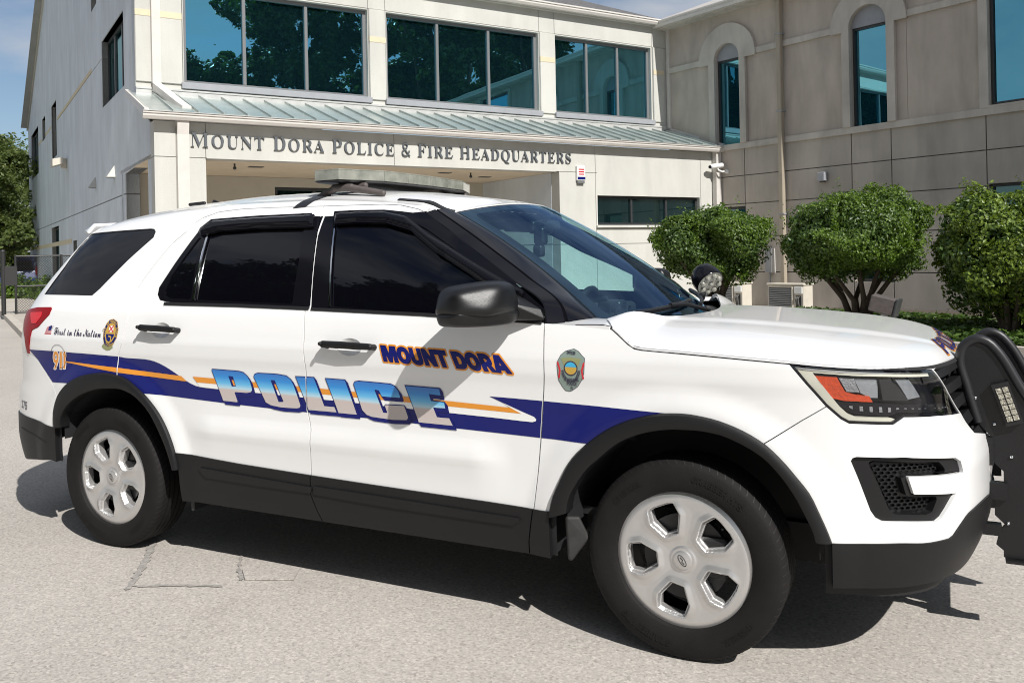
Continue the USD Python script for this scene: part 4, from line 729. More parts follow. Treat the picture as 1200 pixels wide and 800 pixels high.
# ---- roof light bar
lb = part(car, 'light_bar', (.105, .02, .0))
plan = [(-.255, -.40), (-.235, 0), (-.255, .40), (-.36, .67), (-.50, .67), (-.53, .40), (-.53, -.40), (-.50, -.63), (-.36, -.63)]
ZL = 1.775
def prism(pl, z0, z1, m_, name, parent, chamfer=.006):
    P = np.array(pl); c = P.mean(0); q = c + (P - c) * (1 - chamfer / .2); obj(parent, name, trimesh.convex.convex_hull(np.vstack([np.c_[P, np.full(len(P), z0 + .008)], np.c_[P, np.full(len(P), z1 - .006)], np.c_[q, np.full(len(P), z0)], np.c_[q, np.full(len(P), z1)]])), m_, 20)
fp = [np.array(a) for a in plan]; edges = [(8, 0), (0, 1), (1, 2), (2, 3), (3, 4), (4, 5), (5, 6), (6, 7), (7, 8)]; cen = np.array([-.39, 0.])
for a, b in edges:
    L = np.linalg.norm(fp[b] - fp[a]); nseg = max(1, round(L / .2))
    for k in range(nseg):
        p0 = fp[a] + (fp[b] - fp[a]) * k / nseg; p1 = fp[a] + (fp[b] - fp[a]) * (k + 1) / nseg; d = (p1 - p0) / np.linalg.norm(p1 - p0); p0, p1 = p0 + d * .0015, p1 - d * .0015; q0, q1 = p0 + (cen * [1, 0] + p0 * [0, 1] - p0) * [.12, 0] , p1 + (cen * [1, 0] + p1 * [0, 1] - p1) * [.12, 0]
        if abs(d[0]) > .99: q0, q1 = p0 - [0, np.sign(p0[1]) * .015], p1 - [0, np.sign(p0[1]) * .015]
        obj(lb, 'lens_section', trimesh.convex.convex_hull(np.array([[*p, z] for p in (p0, p1, q0, q1) for z in (ZL + .010, ZL + .055)])), M['lensclear'])
prism(plan, ZL + .053, ZL + .062, M['lensclear'], 'bar_lid', lb); prism([tuple(cen + (np.array(q) - cen) * [.75, .93]) for q in plan], ZL + .004, ZL + .05, M['leddark'], 'lamp_modules', lb); prism(plan, ZL, ZL + .012, M['trim'], 'bar_base', lb)
for sgn in (-1, 1):
    foot = [hull(ball((-.52, sgn * .57, 1.712), .014), ball((-.43, sgn * .57, 1.745), .018)), hull(ball((-.43, sgn * .57, 1.750), .018), ball((-.33, sgn * .57, 1.748), .018)), hull(ball((-.33, sgn * .57, 1.745), .018), ball((-.15, sgn * .57, 1.712), .014)), hull(ball((-.45, sgn * .5, 1.76), .015), ball((-.3, sgn * .5, 1.76), .015))]
    obj(lb, 'bar_foot', cat(*foot), M['footgrey'], 40)
sp_ = LineString([(-.418, ztop(-.418) - .0), (-.400, 1.657)]).buffer(.030, cap_style='flat'); flank(car, 'bar_strap', Polygon([(-.455, 1.652), (-.385, 1.655), (-.365, 1.688), (-.435, 1.688)]), M['trim'], off=.004, depth=.004, cell=.03)
for sgn in (-1, 1):
    V, N, Fc = patch(Polygon([(-.437, .655), (-.363, .655), (-.345, .55), (-.420, .55)] if sgn > 0 else [(-.437, -.655), (-.363, -.655), (-.345, -.55), (-.420, -.55)]).intersection(roof_poly), lambda a, b, o: f(a, b, .004 + o), n, .004, .03); mesh(car, 'bar_strap', V, Fc, M['trim'], N)
obj(car, 'roof_antenna', hull(ball((-1.55, .0, 1.735), .012), ball((-1.66, 0, 1.735), .014), ball((-1.64, 0, 1.775), .006)), M['trim'], 40)
obj(car, 'roof_rail_cap', hull(ball((-1.12, -.60, 1.712), .009), ball((-1.22, -.60, 1.708), .009)), M['trim'], 40)
# ---- spot lamp on the far pillar
sp2 = part(car, 'spot_lamp'); C_ = np.array([1.09, .93, 1.262]); ax_ = np.array([.55, -.45, -.52]); ax_ /= np.linalg.norm(ax_)
def turned(prof, c, ax, n_=40):
    t = lathe(prof, n_); R = trimesh.geometry.align_vectors([0, -1, 0], ax); t.apply_transform(R); t.apply_translation(c); return t
obj(sp2, 'lamp_shell', turned([(.0, .080), (.042, .071), (.070, .043), (.082, .0), (.082, -.042), (.077, -.050)], C_, ax_), M['gloss'], 40)
obj(sp2, 'lamp_lens', turned([(.077, -.044), (.05, -.05), (0, -.052)], C_, ax_), M['spotlens'], 40)
u1 = np.cross(ax_, [0, 0, 1.]); u1 /= np.linalg.norm(u1); u2 = np.cross(u1, ax_)
for k in range(9):
    a = 2 * np.pi * k / 8; rr = .052 if k < 8 else 0; obj(sp2, 'light_emitting_diode', trimesh.Trimesh(*(lambda t: (t.vertices, t.faces))(hull(ball(C_ + ax_ * .052 + u1 * rr * math.cos(a) + u2 * rr * math.sin(a), .016, 1)))), M['spotlens'], 50)
obj(sp2, 'lamp_stem', tube([C_ - [0, 0, .07], C_ - [0.0, .03, .12], (1.06, .84, 1.13)], .014), M['trim'], 40)
# ---- push bumper
pb = part(car, 'push_bumper')
lp = np.array([(2.352, .772), (2.318, .905), (2.298, .995), (2.306, 1.038), (2.328, 1.064), (2.356, 1.076), (2.386, 1.066), (2.414, 1.038), (2.49, .90), (2.57, .755), (2.60, .62), (2.60, .45)])
lpc = spl(lp, 60)
PLT = Polygon([tuple(q) for q in lpc] + [(2.60, .315), (2.56, .288), (2.425, .292), (2.425, .315), (2.402, .335), (2.415, .39), (2.43, .41), (2.40, .44), (2.40, .50), (2.43, .52), (2.43, .60), (2.40, .63), (2.395, .72)]).buffer(0)
for y, dx_, dz_ in ((-.28, 0., 0.), (.10, .055, -.006)):
    e = trimesh.creation.extrude_polygon(PLT.difference(unary_union([Point(2.52, .43).buffer(.03), Point(2.54, .66).buffer(.028)])), .008, engine='earcut'); e.apply_transform(np.array([[1, 0, 0, dx_], [0, 0, -1, y + .004], [0, 1, 0, dz_], [0, 0, 0, 1.]])); obj(pb, 'upright_plate', e, M['pushbar'])
    obj(pb, 'rubber_edge', tube(np.c_[lpc[:, 0] + dx_, np.full(60, y), lpc[:, 1] + dz_], .017, 12), M['rubber'], 50)
    for bx_, bz_ in ((2.455, .655), (2.44, .415), (2.53, .415), (2.404, .77), (2.345, .86)): obj(pb, 'bolt', trimesh.Trimesh(*(lambda t: (t.vertices, t.faces))(hull(ball((bx_, y - .006, bz_), .007, 1)))), M['chrome'], 50)
    obj(pb, 'bottom_flange', bx(2.43, 2.60, y - .03, y + .03, .278, .288), M['pushbar'])
    [obj(pb, 'mounting_arm', q, M['pushbar']) for q in (bx(2.30, 2.44, y - .02, y + .02, .50, .56), bx(2.28, 2.42, y - .02, y + .02, .37, .41), bx(2.34, 2.40, y - .01, y + .03, .62, .72))]
for z0, z1, x0 in ((.60, .74, 2.56), (.38, .50, 2.57), (.98, 1.02, 2.36)): obj(pb, 'cross_bar', bev(x0, x0 + .03, -.28, .10, z0, z1, .004), M['pushbar'])
for y, s_ in ((-.28, -1), (.10, 1)):
    lt = part(car, 'warning_light'); ax0 = np.array([.30, -.0, -.955]); ex = np.array([.955, 0, .30]); o0 = np.array([2.404, y - .006, .902]); s_ = -1
    def slab(u0, u1, v0, v1, t0, t1): return trimesh.convex.convex_hull(np.array([o0 + ax0 * u + ex * v + np.array([0, s_ * t, 0]) for u in (u0, u1) for v in (v0, v1) for t in (t0, t1)]))
    obj(lt, 'lamp_case', slab(-.012, .140, -.006, .050, 0, .022), M['trim'])
    for k in range(6):
        for h in range(2): obj(lt, 'light_emitting_diode', slab(.004 + k * .0205, .0215 + k * .0205, .003 + h * .0215, .0205 + h * .0215, .020, .027), M['led'])
obj(car, 'siren_block', cat(bev(2.32, 2.38, -.27, -.16, .70, .80, .008), tube([(2.33, -.30, .76), (2.36, -.30, .66), (2.38, -.29, .62)], .008, 6)), M['clad'], 30)
# ---- cabin
cab = part(car, 'cabin')
for y in (-.40, .40):
    st_ = [rbox((-.05, y, .70), (.27, .25, .10), .06), trimesh.convex.convex_hull(np.vstack([rbox((-.28, y, .85), (.08, .24, .10), .05).vertices, rbox((-.42, y, 1.22), (.07, .22, .06), .05).vertices])), rbox((-.44, y, 1.40), (.06, .13, .09), .05)]
    obj(cab, 'front_seat', cat(*st_), M['seat'], 50)
obj(cab, 'rear_seat', cat(rbox((-1.05, 0, .70), (.27, .62, .11), .06), rbox((-1.35, 0, 1.02), (.10, .62, .30), .06)), M['seat'], 50)
obj(cab, 'dashboard', cat(trimesh.convex.convex_hull(np.array([[x, y, z] for y in (-.72, .72) for x, z in ((.60, .70), (.62, 1.02), (.72, 1.10), (1.18, 1.115), (1.2, .7))])), rbox((.70, .40, 1.12), (.10, .20, .035), .03)), M['seat'], 30)
sw = np.linspace(0, 2 * np.pi, 33); obj(cab, 'steering_wheel', cat(tube(np.stack([.55 + .19 * np.sin(sw) * .35, .40 + .19 * np.cos(sw), 1.05 + .19 * np.sin(sw) * .93], 1), .017, 8), tube([(.55, .40, 1.05), (.68, .40, 1.0)], .05, 10), tube([(.55, .22, 1.05), (.55, .58, 1.05)], .016, 8)), M['trim'], 50)
obj(cab, 'partition', cat(bx(-.62, -.60, -.66, .66, .55, 1.30), *[bx(-.62, -.60, -.62 + k * .31, -.60 + k * .31, 1.30, 1.58) for k in range(5)]), M['dark'])
obj(cab, 'inside_mirror', cat(rbox((.50, .02, 1.545), (.02, .12, .032), .018), tube([(.51, .02, 1.56), (.54, .02, 1.60)], .01)), M['trim'], 50)
obj(cab, 'radar_unit', cat(rbox((.56, -.12, 1.50), (.03, .03, .045), .02), rbox((.55, -.12, 1.43), (.025, .025, .03), .015), tube([(.56, -.12, 1.53), (.58, -.12, 1.56)], .008)), M['trim'], 50)
obj(cab, 'roof_console', rbox((.38, .18, 1.56), (.10, .16, .03), .025), M['seat'], 50)
obj(cab, 'dash_camera', cat(rbox((.85, .05, 1.16), (.06, .05, .03), .02), tube([(.80, -.10, 1.13), (.80, -.10, 1.19), (.88, -.10, 1.205)], .012), rbox((.72, -.02, 1.14), (.07, .12, .02), .015), *[tube([(.92 + .03 * k, -.2, 1.13), (.93 + .03 * k, -.2, 1.18)], .006) for k in range(4)]), M['trim'], 50)
obj(cab, 'head_lining', bx(-1.9, .30, -.58, .58, 1.60, 1.615), M['seat']); obj(cab, 'floor', bx(-1.9, 1.1, -.80, .80, .42, .45), M['dark'])
# ---------------------------------------------------------------- materials of the place
M['stucco'] = mat('pale_stucco', (.535, .53, .49), .9, streak=.12, var=.07, vscale=.9, bump=.25, bscale=55)
M['stucco2'] = mat('grey_side_stucco', (.64, .69, .73), .9, streak=.16, var=.10, vscale=.7, bump=.25, bscale=55)
M['yellow'] = mat('yellow_band', (.62, .54, .38), .85, var=.08)
M['brown'] = mat('brown_stucco', (.53, .465, .40), .9, streak=.3, var=.12, vscale=.8, bump=.3, bscale=60)
M['brown2'] = mat('brown_plinth', (.49, .445, .39), .9, streak=.25, var=.14, vscale=.8, bump=.3, bscale=60)
M['trimstone'] = mat('cream_trim', (.57, .53, .47), .85, streak=.3, var=.12, vscale=1.5, bump=.2, bscale=60)
M['joint'] = mat('joint_shadow', (.12, .115, .105), .95)
M['frame'] = mat('window_frame', (.16, .165, .17), .4, var=.06); M['framedark'] = mat('dark_window_frame', (.035, .038, .04), .4)
M['sill'] = mat('grey_metal_sill', (.30, .31, .33), .45, var=.08, vscale=6)
M['flash'] = mat('white_flashing', (.62, .62, .60), .35, metallic=.35, var=.14, vscale=5)
M['gutter'] = mat('pale_gutter', (.60, .57, .53), .4, var=.08, vscale=4)
M['roofmetal'] = mat('grey_green_roof_metal', (.36, .40, .38), .30, metallic=.35, var=.16, vscale=4)
M['roofgrey'] = mat('grey_roof_metal', (.40, .39, .38), .45, metallic=.2, var=.12, vscale=2)
M['soffit'] = mat('soffit_board', (.72, .61, .46), .9, var=.10, vscale=2)
M['backwall'] = mat('portico_wall', (.52, .49, .42), .9, var=.06)
M['letter'] = mat('dark_metal_letters', (.085, .095, .105), .5)
M['concrete'] = mat('concrete', (.46, .42, .365), .9, var=.18, vscale=2, bump=.25, bscale=90)
M['bark'] = mat('bark', (.10, .075, .055), .95, var=.35, vscale=12, bump=.5, bscale=40)
M['whitebox'] = mat('white_plastic', (.74, .74, .72), .45); M['acbody'] = mat('beige_metal', (.58, .54, .46), .5, var=.08, vscale=5)
M['fence'] = mat('black_fence', (.02, .02, .02), .5); M['grey'] = mat('grey_metal', (.30, .31, .32), .5)
def mirror_glass(name, body, refl, f0):
    return usdkit.material(stage, '/World/Looks/' + name, {'f': ('fresnel', {'IOR': 1.5}), 'mr': ('map_range', {'from_min': 0., 'from_max': 1., 'to_min': f0, 'to_max': 1.}), 'd': ('principled_bsdf', {'base_color': body, 'roughness': .25, 'specular_ior_level': 0.}), 'g': ('glossy_bsdf', {'color': refl, 'roughness': 0.}), 'm': ('mix_closure', {}),
        'tc': ('texture_coordinate', {}), 'n': ('noise_texture', {'scale': 1.4, 'detail': 1}), 'b': ('bump', {'strength': .05, 'distance': .02})},
        [('f.fac', 'mr.value'), ('mr.result', 'm.fac'), ('d.BSDF', 'm.closure1'), ('g.BSDF', 'm.closure2'), ('tc.object', 'n.vector'), ('n.fac', 'b.height'), ('b.normal', 'g.normal')], surface='m.closure')
M['pane'] = mirror_glass('blue_mirror_glass', (.003, .012, .016), (.26, .74, .92), .52)
M['pane2'] = mirror_glass('teal_glass', (.004, .012, .014), (.45, .72, .74), .20)

# ---------------------------------------------------------------- headquarters: local x along the front, y into the building, z up
BANG = math.degrees(1.0228); B0 = np.array([-9.833, 6.953, 0.])
hq = thing('headquarters', 'two storey pale grey police headquarters with ribbon windows and metal canopy roof over the entrance', 'building', B0, BANG)
def wall_y(geom, y0, y1):
    """flat outline in (x, z) given thickness along y (front face at y0)"""
    out = []
    for p in polys(geom):
        e = trimesh.creation.extrude_polygon(p, y1 - y0, engine='earcut'); out.append(e)
    e = cat(*out); v = np.array(e.vertices); return trimesh.Trimesh(np.stack([v[:, 0], y0 + v[:, 2], v[:, 1]], 1), np.array(e.faces)[:, ::-1], process=False)
def wall_x(geom, x0, x1):
    """flat outline in (y, z) given thickness along x"""
    e = cat(*[trimesh.creation.extrude_polygon(p, x1 - x0, engine='earcut') for p in polys(geom)]); v = np.array(e.vertices); return trimesh.Trimesh(np.stack([x0 + v[:, 2], v[:, 0], v[:, 1]], 1), e.faces, process=False)
def panels(parent, geom, joints, y0, y1, m_, name='wall_panel', gap=.006, back=None):
    if joints: geom2 = geom.difference(unary_union([LineString(j).buffer(gap, cap_style='flat') for j in joints]))
    else: geom2 = geom
    for p in polys(geom2): obj(parent, name, wall_y(p, y0, y1), m_)
    if joints: obj(parent, 'wall_core', wall_y(geom.buffer(-.012, join_style='mitre'), y0 + .018, y1 - .004), M['joint'])
def window(parent, x0, x1, z0, z1, y, mull, fm, pm, fw=.06, transom=(), name='window'):
    w = part(parent, name)
    obj(w, 'frame', wall_y(sbox(x0, z0, x1, z1).difference(sbox(x0 + fw, z0 + fw, x1 - fw, z1 - fw)), y, y + .09), fm)
    ed = [x0] + list(mull) + [x1]
    for mx in mull: obj(w, 'mullion', bev(mx - fw / 2, mx + fw / 2, y - .004, y + .085, z0 + fw, z1 - fw, .006), fm)
    for a, b in zip(ed[:-1], ed[1:]):
        zs = [z0] + list(transom) + [z1]
        for za, zb_ in zip(zs[:-1], zs[1:]): obj(w, 'pane', bx(a + .02, b - .02, y + .045, y + .055, za + .02, zb_ - .02), pm)
    for tz in transom: obj(w, 'transom', bx(x0 + fw, x1 - fw, y + .001, y + .08, tz - .03, tz + .03), fm)
    return w
D = 1.675
W = [(.90, 4.81, (2.126, 3.447)), (5.26, 9.34, (6.59, 7.97)), (9.85, 12.97, (10.90, 11.91))]
ZS, ZH, ZE = 4.88, 6.80, 7.40
upper = sbox(0, 4.45, 13.55, ZE).difference(unary_union([sbox(a, ZS, b, ZH) for a, b, _ in W]))
J = [[(0, ZH + .03), (13.6, ZH + .03)]] + [[(x, 4.4), (x, 7.5)] for x in (4.83, 5.24, 9.36, 9.83, 13.02)] + [[(.88, 4.4), (.88, 7.5)]]
panels(hq, upper, J, D, D + .30, M['stucco'])
for x0, x1 in ((.0, .87), (4.84, 5.23), (9.37, 9.82), (13.03, 13.4)):
    obj(hq, 'pilaster', bev(x0 + .004, x1 - .004, D - .035, D + .02, ZS - .04, ZH + .02, .008), M['stucco']); obj(hq, 'yellow_band', bx(x0 + .002, x1 - .002, D - .041, D - .01, 6.10, 6.22), M['yellow'])
for a, b, mu in W:
    window(hq, a, b, ZS, ZH, D + .10, mu, M['frame'], M['pane'], .07)
    obj(hq, 'window_sill', cat(bev(a - .06, b + .06, D - .09, D + .12, ZS - .13, ZS - .002, .008)), M['sill'])
obj(hq, 'roof_flashing', cat(bx(.0, 13.45, D - .045, D - .004, 4.42, 4.74), bx(.0, 13.45, D - .06, D - .03, 4.70, 4.735)), M['flash'])
# canopy: fascia wall, column, opening, lower window
fascia = sbox(0, 0, 13.62, 3.86).difference(unary_union([sbox(.88, -1, 8.67, 3.23), sbox(9.75, 2.03, 12.98, 2.72)]))
J2 = [[(.88, 3.2), (.88, 4)], [(8.67, -1), (8.67, 3.2)], [(9.70, -1), (9.70, 4)], [(4.6, 3), (4.6, 4)], [(0, 3.235), (.9, 3.235)], [(8.6, 3.235), (9.75, 3.235)], [(13.02, 0), (13.02, 4)], [(9.7, 1.96), (13.7, 1.96)], [(0, 1.6), (.9, 1.6)], [(8.67, 1.6), (13.7, 1.6)]]
panels(hq, fascia, J2, 0, .30, M['stucco'])
window(hq, 9.75, 12.98, 2.03, 2.72, .10, (10.85, 11.95), M['framedark'], M['pane2'], .06); obj(hq, 'window_sill', bev(9.70, 13.03, -.06, .12, 1.97, 2.03, .008), M['stucco'])
obj(hq, 'column', cat(bx(.004, .876, .318, .62, 0, 3.228)), M['stucco2'])
obj(hq, 'soffit', bx(.0, 8.9, .31, 3.6, 3.235, 3.30), M['soffit']); obj(hq, 'portico_back_wall', wall_y(sbox(.0, 0, 8.7, 3.23).difference(sbox(3.2, 0, 7.0, 3.02)), 3.30, 3.45), M['backwall'])
for zz_ in (1.1, 2.2): obj(hq, 'wall_joint', bx(.0, 3.2, 3.292, 3.301, zz_, zz_ + .02), M['joint'])
obj(hq, 'portico_side_wall', wall_x(sbox(.31, 0, 3.4, 1.6).union(sbox(.31, 1.62, 3.4, 3.23)), 8.67, 8.85), M['stucco2']); obj(hq, 'portico_side_wall', wall_x(sbox(.31, 1.6, 3.4, 1.62), 8.685, 8.84), M['joint'])
window(hq, 3.2, 7.0, .02, 3.02, 3.34, (4.15, 5.1, 6.05), M['framedark'], M['pane2'], .07, (2.2,), 'entrance_door')
for k, (x, y) in enumerate(((2.0, 1.1), (4.2, 1.4), (6.2, 1.0), (7.6, 1.6))): obj(hq, 'ceiling_vent', cat(bx(x, x + .28, y, y + .16, 3.222, 3.236)), M['joint'])
for x, y in ((1.6, .75), (6.9, .9)): obj(hq, 'ceiling_sprinkler', cat(tube([(x, y, 3.24), (x, y, 3.15)], .018, 8), trimesh.convex.convex_hull(ball((x, y, 3.15), .035, 1))), M['framedark'])
# canopy roof: separate standing seam sheets
def slope(x0, x1, y0, z0, y1, z1, t=.02): return trimesh.convex.convex_hull(np.array([[x, y, z + d] for x in (x0, x1) for (y, z) in ((y0, z0), (y1, z1)) for d in (0, t)]))
npan = 32; pw = 13.95 / npan
for k in range(npan):
    x = -.14 + k * pw; obj(hq, 'roof_sheet', slope(x + .004, x + pw - .004, -.20, 3.985, D - .05, 4.60, .012), M['roofmetal']); obj(hq, 'roof_seam', slope(x - .011, x + .011, -.205, 3.99, D - .05, 4.605, .048), M['roofmetal'])
obj(hq, 'roof_deck', slope(-.12, 13.8, -.16, 3.86, D - .02, 4.46, .12), M['flash']); obj(hq, 'roof_end_trim', slope(-.19, -.12, -.22, 3.88, D + .05, 4.53, .15), M['gutter'])
def gutter_prof(y, z, s=1.): return [(y, z), (y - .10 * s, z), (y - .13 * s, z + .05 * s), (y - .13 * s, z + .085 * s), (y - .15 * s, z + .095 * s), (y - .15 * s, z + .125 * s), (y, z + .125 * s)]
obj(hq, 'gutter', wall_x(Polygon(gutter_prof(-.12, 3.855, 1.)), -.22, 13.85), M['gutter']); obj(hq, 'gutter_lip', bx(-.22, 13.85, -.285, -.115, 3.982, 3.992), M['flash'])
# main eave and roof
obj(hq, 'eave_gutter', wall_x(Polygon(gutter_prof(D - .10, 7.38, 1.1)), -.3, 13.75), M['gutter']); obj(hq, 'eave_board', bx(-.2, 13.6, D - .10, D + .05, 7.36, 7.52), M['stucco'])
RD, RZ = 15.3, 13.1
for k in range(31):
    x = -.3 + k * .453; obj(hq, 'main_roof_sheet', slope(x + .003, x + .450, D - .12, 7.50, RD, RZ, .02), M['roofgrey']); obj(hq, 'main_roof_seam', slope(x - .014, x + .014, D - .12, 7.505, RD, RZ + .005, .06), M['roofgrey'])
    obj(hq, 'main_roof_sheet', slope(x + .003, x + .450, RD, RZ, 29.2, 7.6, .02), M['roofgrey'])
# side wall (gable) at x = 0 in (y, z)
wins = [(2.95, 5.95, 4.98, 6.52, ()), (16.5, 18.15, 5.02, 6.88, ()), (20.6, 21.9, 6.1, 6.95, ()), (23.8, 27.4, 5.08, 7.0, ()), (6.7, 7.6, 7.6, 9.2, ()), (16.3, 18.8, .05, 2.65, ()), (11.4, 12.3, 1.2, 2.05, ())]
gable = Polygon([(D + .01, 3.9), (D + .01, 7.5), (RD, RZ - .02), (29.1, 7.5), (29.1, 0), (3.05, 0), (3.05, 3.20), (D + .01, 3.25)]).union(Polygon([(.31, 3.24), (.31, 3.86), (D + .02, 4.45), (D + .02, 3.24)])).difference(unary_union([sbox(a, z0, b, z1) for a, b, z0, z1, _ in wins]))
gj = [[(3.0, 2.79), (29.2, 2.79)], [(3.0, 6.13), (16.3, 6.13)]]
obj(hq, 'side_wall', wall_x(gable.difference(unary_union([LineString(j).buffer(.012, cap_style='flat') for j in gj])), 0, .28), M['stucco2']); obj(hq, 'side_wall_core', wall_x(gable, .02, .285), M['joint'])
for a, b in ((7.7, 16.2), (18.3, 20.5), (22.0, 23.7)): obj(hq, 'yellow_band', bx(-.006, .03, a, b, 6.14, 6.24), M['yellow'])
obj(hq, 'yellow_band', bx(-.006, .03, 12.6, 29., 1.98, 2.12), M['yellow'])
for a, b, z0, z1, mu in wins:
    w = part(hq, 'side_window'); obj(w, 'frame', wall_x(sbox(a, z0, b, z1).difference(sbox(a + .07, z0 + .07, b - .07, z1 - .07)), .13, .20), M['framedark']); nb_ = max(1, round((b - a) / 1.1))
    for k in range(nb_): c0, c1 = a + (b - a) * k / nb_, a + (b - a) * (k + 1) / nb_; obj(w, 'pane', bx(.16, .17, c0 + .03, c1 - .03, z0 + .03, z1 - .03), M['pane2'])
    for k in range(1, nb_): c = a + (b - a) * k / nb_; obj(w, 'mullion', bx(.125, .19, c - .03, c + .03, z0 + .07, z1 - .07), M['frame'])
    for c in (a, b): obj(w, 'reveal', bx(.004, .13, c - .03 if c == a else c - .0, c + .0 if c == a else c + .03, z0, z1), M['stucco'])
obj(hq, 'verge_trim', cat(*[trimesh.convex.convex_hull(np.array([[x, y, z + d] for x in (-.06, .02) for (y, z) in (p, q) for d in (-.06, .04)])) for p, q in (((D - .15, 7.5), (RD, RZ)), ((RD, RZ), (29.3, 7.55)))]), M['gutter'])
obj(hq, 'back_wall', bx(.0, 13.6, 29.0, 29.2, 0, 7.5), M['stucco2'])
# downspouts on the front
def spout(parent, pts, m_, w=.10):
    p = np.array(pts, float); ms = [hull(*[trimesh.creation.box((w, w * .8, w * .8)).vertices + q for q in (p[i], p[i + 1])]) for i in range(len(p) - 1)]; obj(parent, 'downspout', cat(*ms), m_)
spout(hq, [(.36, D - .10, 7.42), (.36, D - .10, 4.74), (.56, .55, 4.24), (.62, .30, 4.12)], M['gutter'], .16); spout(hq, [(.46, -.10, 3.88), (.46, -.07, 3.70), (.46, -.07, 0)], M['gutter'], .20)
spout(hq, [(13.52, D - .12, 7.42), (13.52, D - .12, 4.62), (13.70, .10, 4.10), (13.74, -.10, 4.02)], M['gutter'], .13); spout(hq, [(13.50, -.10, 3.88), (13.46, -.09, 0)], M['gutter'], .17)
# raised lettering
words = 'MOUNT DORA POLICE & FIRE HEADQUARTERS'; items, x = [], 0.
for i, ch in enumerate(words):
    if ch == ' ': x += .52; continue
    big = 1.13 if i == 0 or words[i - 1] == ' ' else 1.0
    if ch == '&': g, adv = text_poly('&', weight=300, size=120); g = affinity.scale(g, .95, .95, origin=(0, 0))
    else: g, adv = text_poly(ch, font='NotoSansMath-Regular.woff2', serif=True, size=120); g = affinity.scale(g, 1., 1., origin=(0, 0)).buffer(-.019)
    items.append((affinity.translate(affinity.scale(g, big, big, origin=(0, 0)), x, 0), ch)); x += adv * big + .085
k = 8.41 / (x - .085)
for g, ch in items:
    g = affinity.translate(affinity.scale(g, k, .235 / .98, origin=(0, 0)), .60, 3.425); obj(hq, 'letter', wall_y(g, -.035, -.004), M['letter'])

# ---------------------------------------------------------------- side wing: local x along its wall to the right, y into the wall
WANG = 152.3 - 180; WC = np.array([-2.75, 18.56, 0.])
wing = thing('side_wing', 'brown stucco wing with arched windows, cream trim and a grey metal roof', 'building', WC, WANG)
X1 = 15.; ops = [(.03, .80, 3.95, 6.16), (3.75, 4.60, 3.95, 6.16), (6.62, 8.75, 4.06, 7.2), (10.6, 11.45, 3.95, 6.16)]; lows = [(.08, .86, .9, 2.47), (3.75, 4.62, .66, 2.55), (6.56, 8.7, .9, 2.57)]
def archtop(a, b, z): return Point((a + b) / 2, z).buffer((b - a) / 2, quad_segs=20).intersection(sbox(a, z, b, z + 3))
holes = unary_union([sbox(a, z0, b, z1).union(archtop(a, b, z1)) if b - a < 1 else sbox(a, z0, b, z1) for a, b, z0, z1 in ops] + [sbox(a, z0, b, z1) for a, b, z0, z1 in lows])
Jw = [[(-2, 3.22), (X1, 3.22)], [(-2, 2.53), (X1, 2.53)], [(-2, 1.72), (X1, 1.72)], [(-2, .86), (X1, .86)]] + [[(x, 0), (x, 3.9)] for x in (.86, 3.72, 4.63, 6.54, 8.8, 10.5, 11.5)]
panels(wing, sbox(-1.6, 0, X1, 3.90).difference(holes), Jw, 0, .28, M['brown2'], gap=.011)
panels(wing, sbox(-1.6, 3.90, X1, 7.30).difference(holes), [[(x, 3.8), (x, 7.3)] for x in (2.02, 5.0, 9.0)], .01, .28, M['brown'], gap=.004)
for z0, z1, y in ((3.88, 4.02, -.045), (6.13, 6.27, -.04)):
    segs = sbox(-1.6, z0, X1, z1)
    cut = unary_union([sbox(a - .19, 0, b + .19, 9) for a, b, _, _ in ops]) if z0 > 5 else Polygon()
    for p in polys(segs.difference(cut)): obj(wing, 'trim_band', wall_y(p, y, .005), M['trimstone'])
for a, b, z0, z1 in ops:
    w = part(wing, 'arched_window' if b - a < 1 else 'large_window')
    if b - a < 1:
        cxm = (a + b) / 2; out = Point(cxm, z1).buffer(.87, quad_segs=24).intersection(sbox(cxm - 2, z1 - .06, cxm + 2, z1 + 3)).union(sbox(a - .18, 4.02, b + .18, z1)); 
        obj(w, 'surround', wall_y(out.difference(sbox(a, 0, b, z1).union(archtop(a, b, z1 - .002))), -.075, .006), M['trimstone'])
        obj(w, 'tympanum', wall_y(archtop(a + .001, b - .001, z1 - .0), .05, .20), M['sill'])
        obj(w, 'frame', wall_y(sbox(a, z0, b, z1).difference(sbox(a + .05, z0 + .06, b - .05, z1 - .05)), .08, .16), M['framedark']); obj(w, 'pane', bx(a + .02, b - .02, .125, .135, z0 + .02, z1 - .02), M['pane'])
    else:
        obj(w, 'surround', wall_y(sbox(a - .17, 4.02, b + .17, z1 + .2).difference(sbox(a, z0, b, z1)), -.05, .006), M['trimstone']); obj(w, 'frame', wall_y(sbox(a, z0, b, z1).difference(sbox(a + .06, z0 + .06, b - .06, z1 - .06)), .06, .14), M['framedark'])
        obj(w, 'pane', bx(a + .02, b - .02, .105, .115, z0 + .02, z1 - .02), M['pane'])
for a, b, z0, z1 in lows: window(wing, a, b, z0, z1, .08, (), M['framedark'], M['pane2'], .06, name='lower_window')
obj(wing, 'downspout', bev(1.94, 2.06, -.16, -.05, .0, 7.35, .015), mat('tan_downspout', (.36, .31, .24), .5, var=.05))
for z in (2.2, 4.6, 6.4): obj(wing, 'pipe_strap', bx(1.925, 2.075, -.165, -.002, z, z + .035), M['sill'])
obj(wing, 'eave_gutter', wall_x(Polygon(gutter_prof(-.30, 7.33, 1.15)), -1.9, X1 + .3), M['gutter']); obj(wing, 'eave_soffit', bx(-1.9, X1 + .2, -.30, .28, 7.30, 7.345), M['trimstone'])
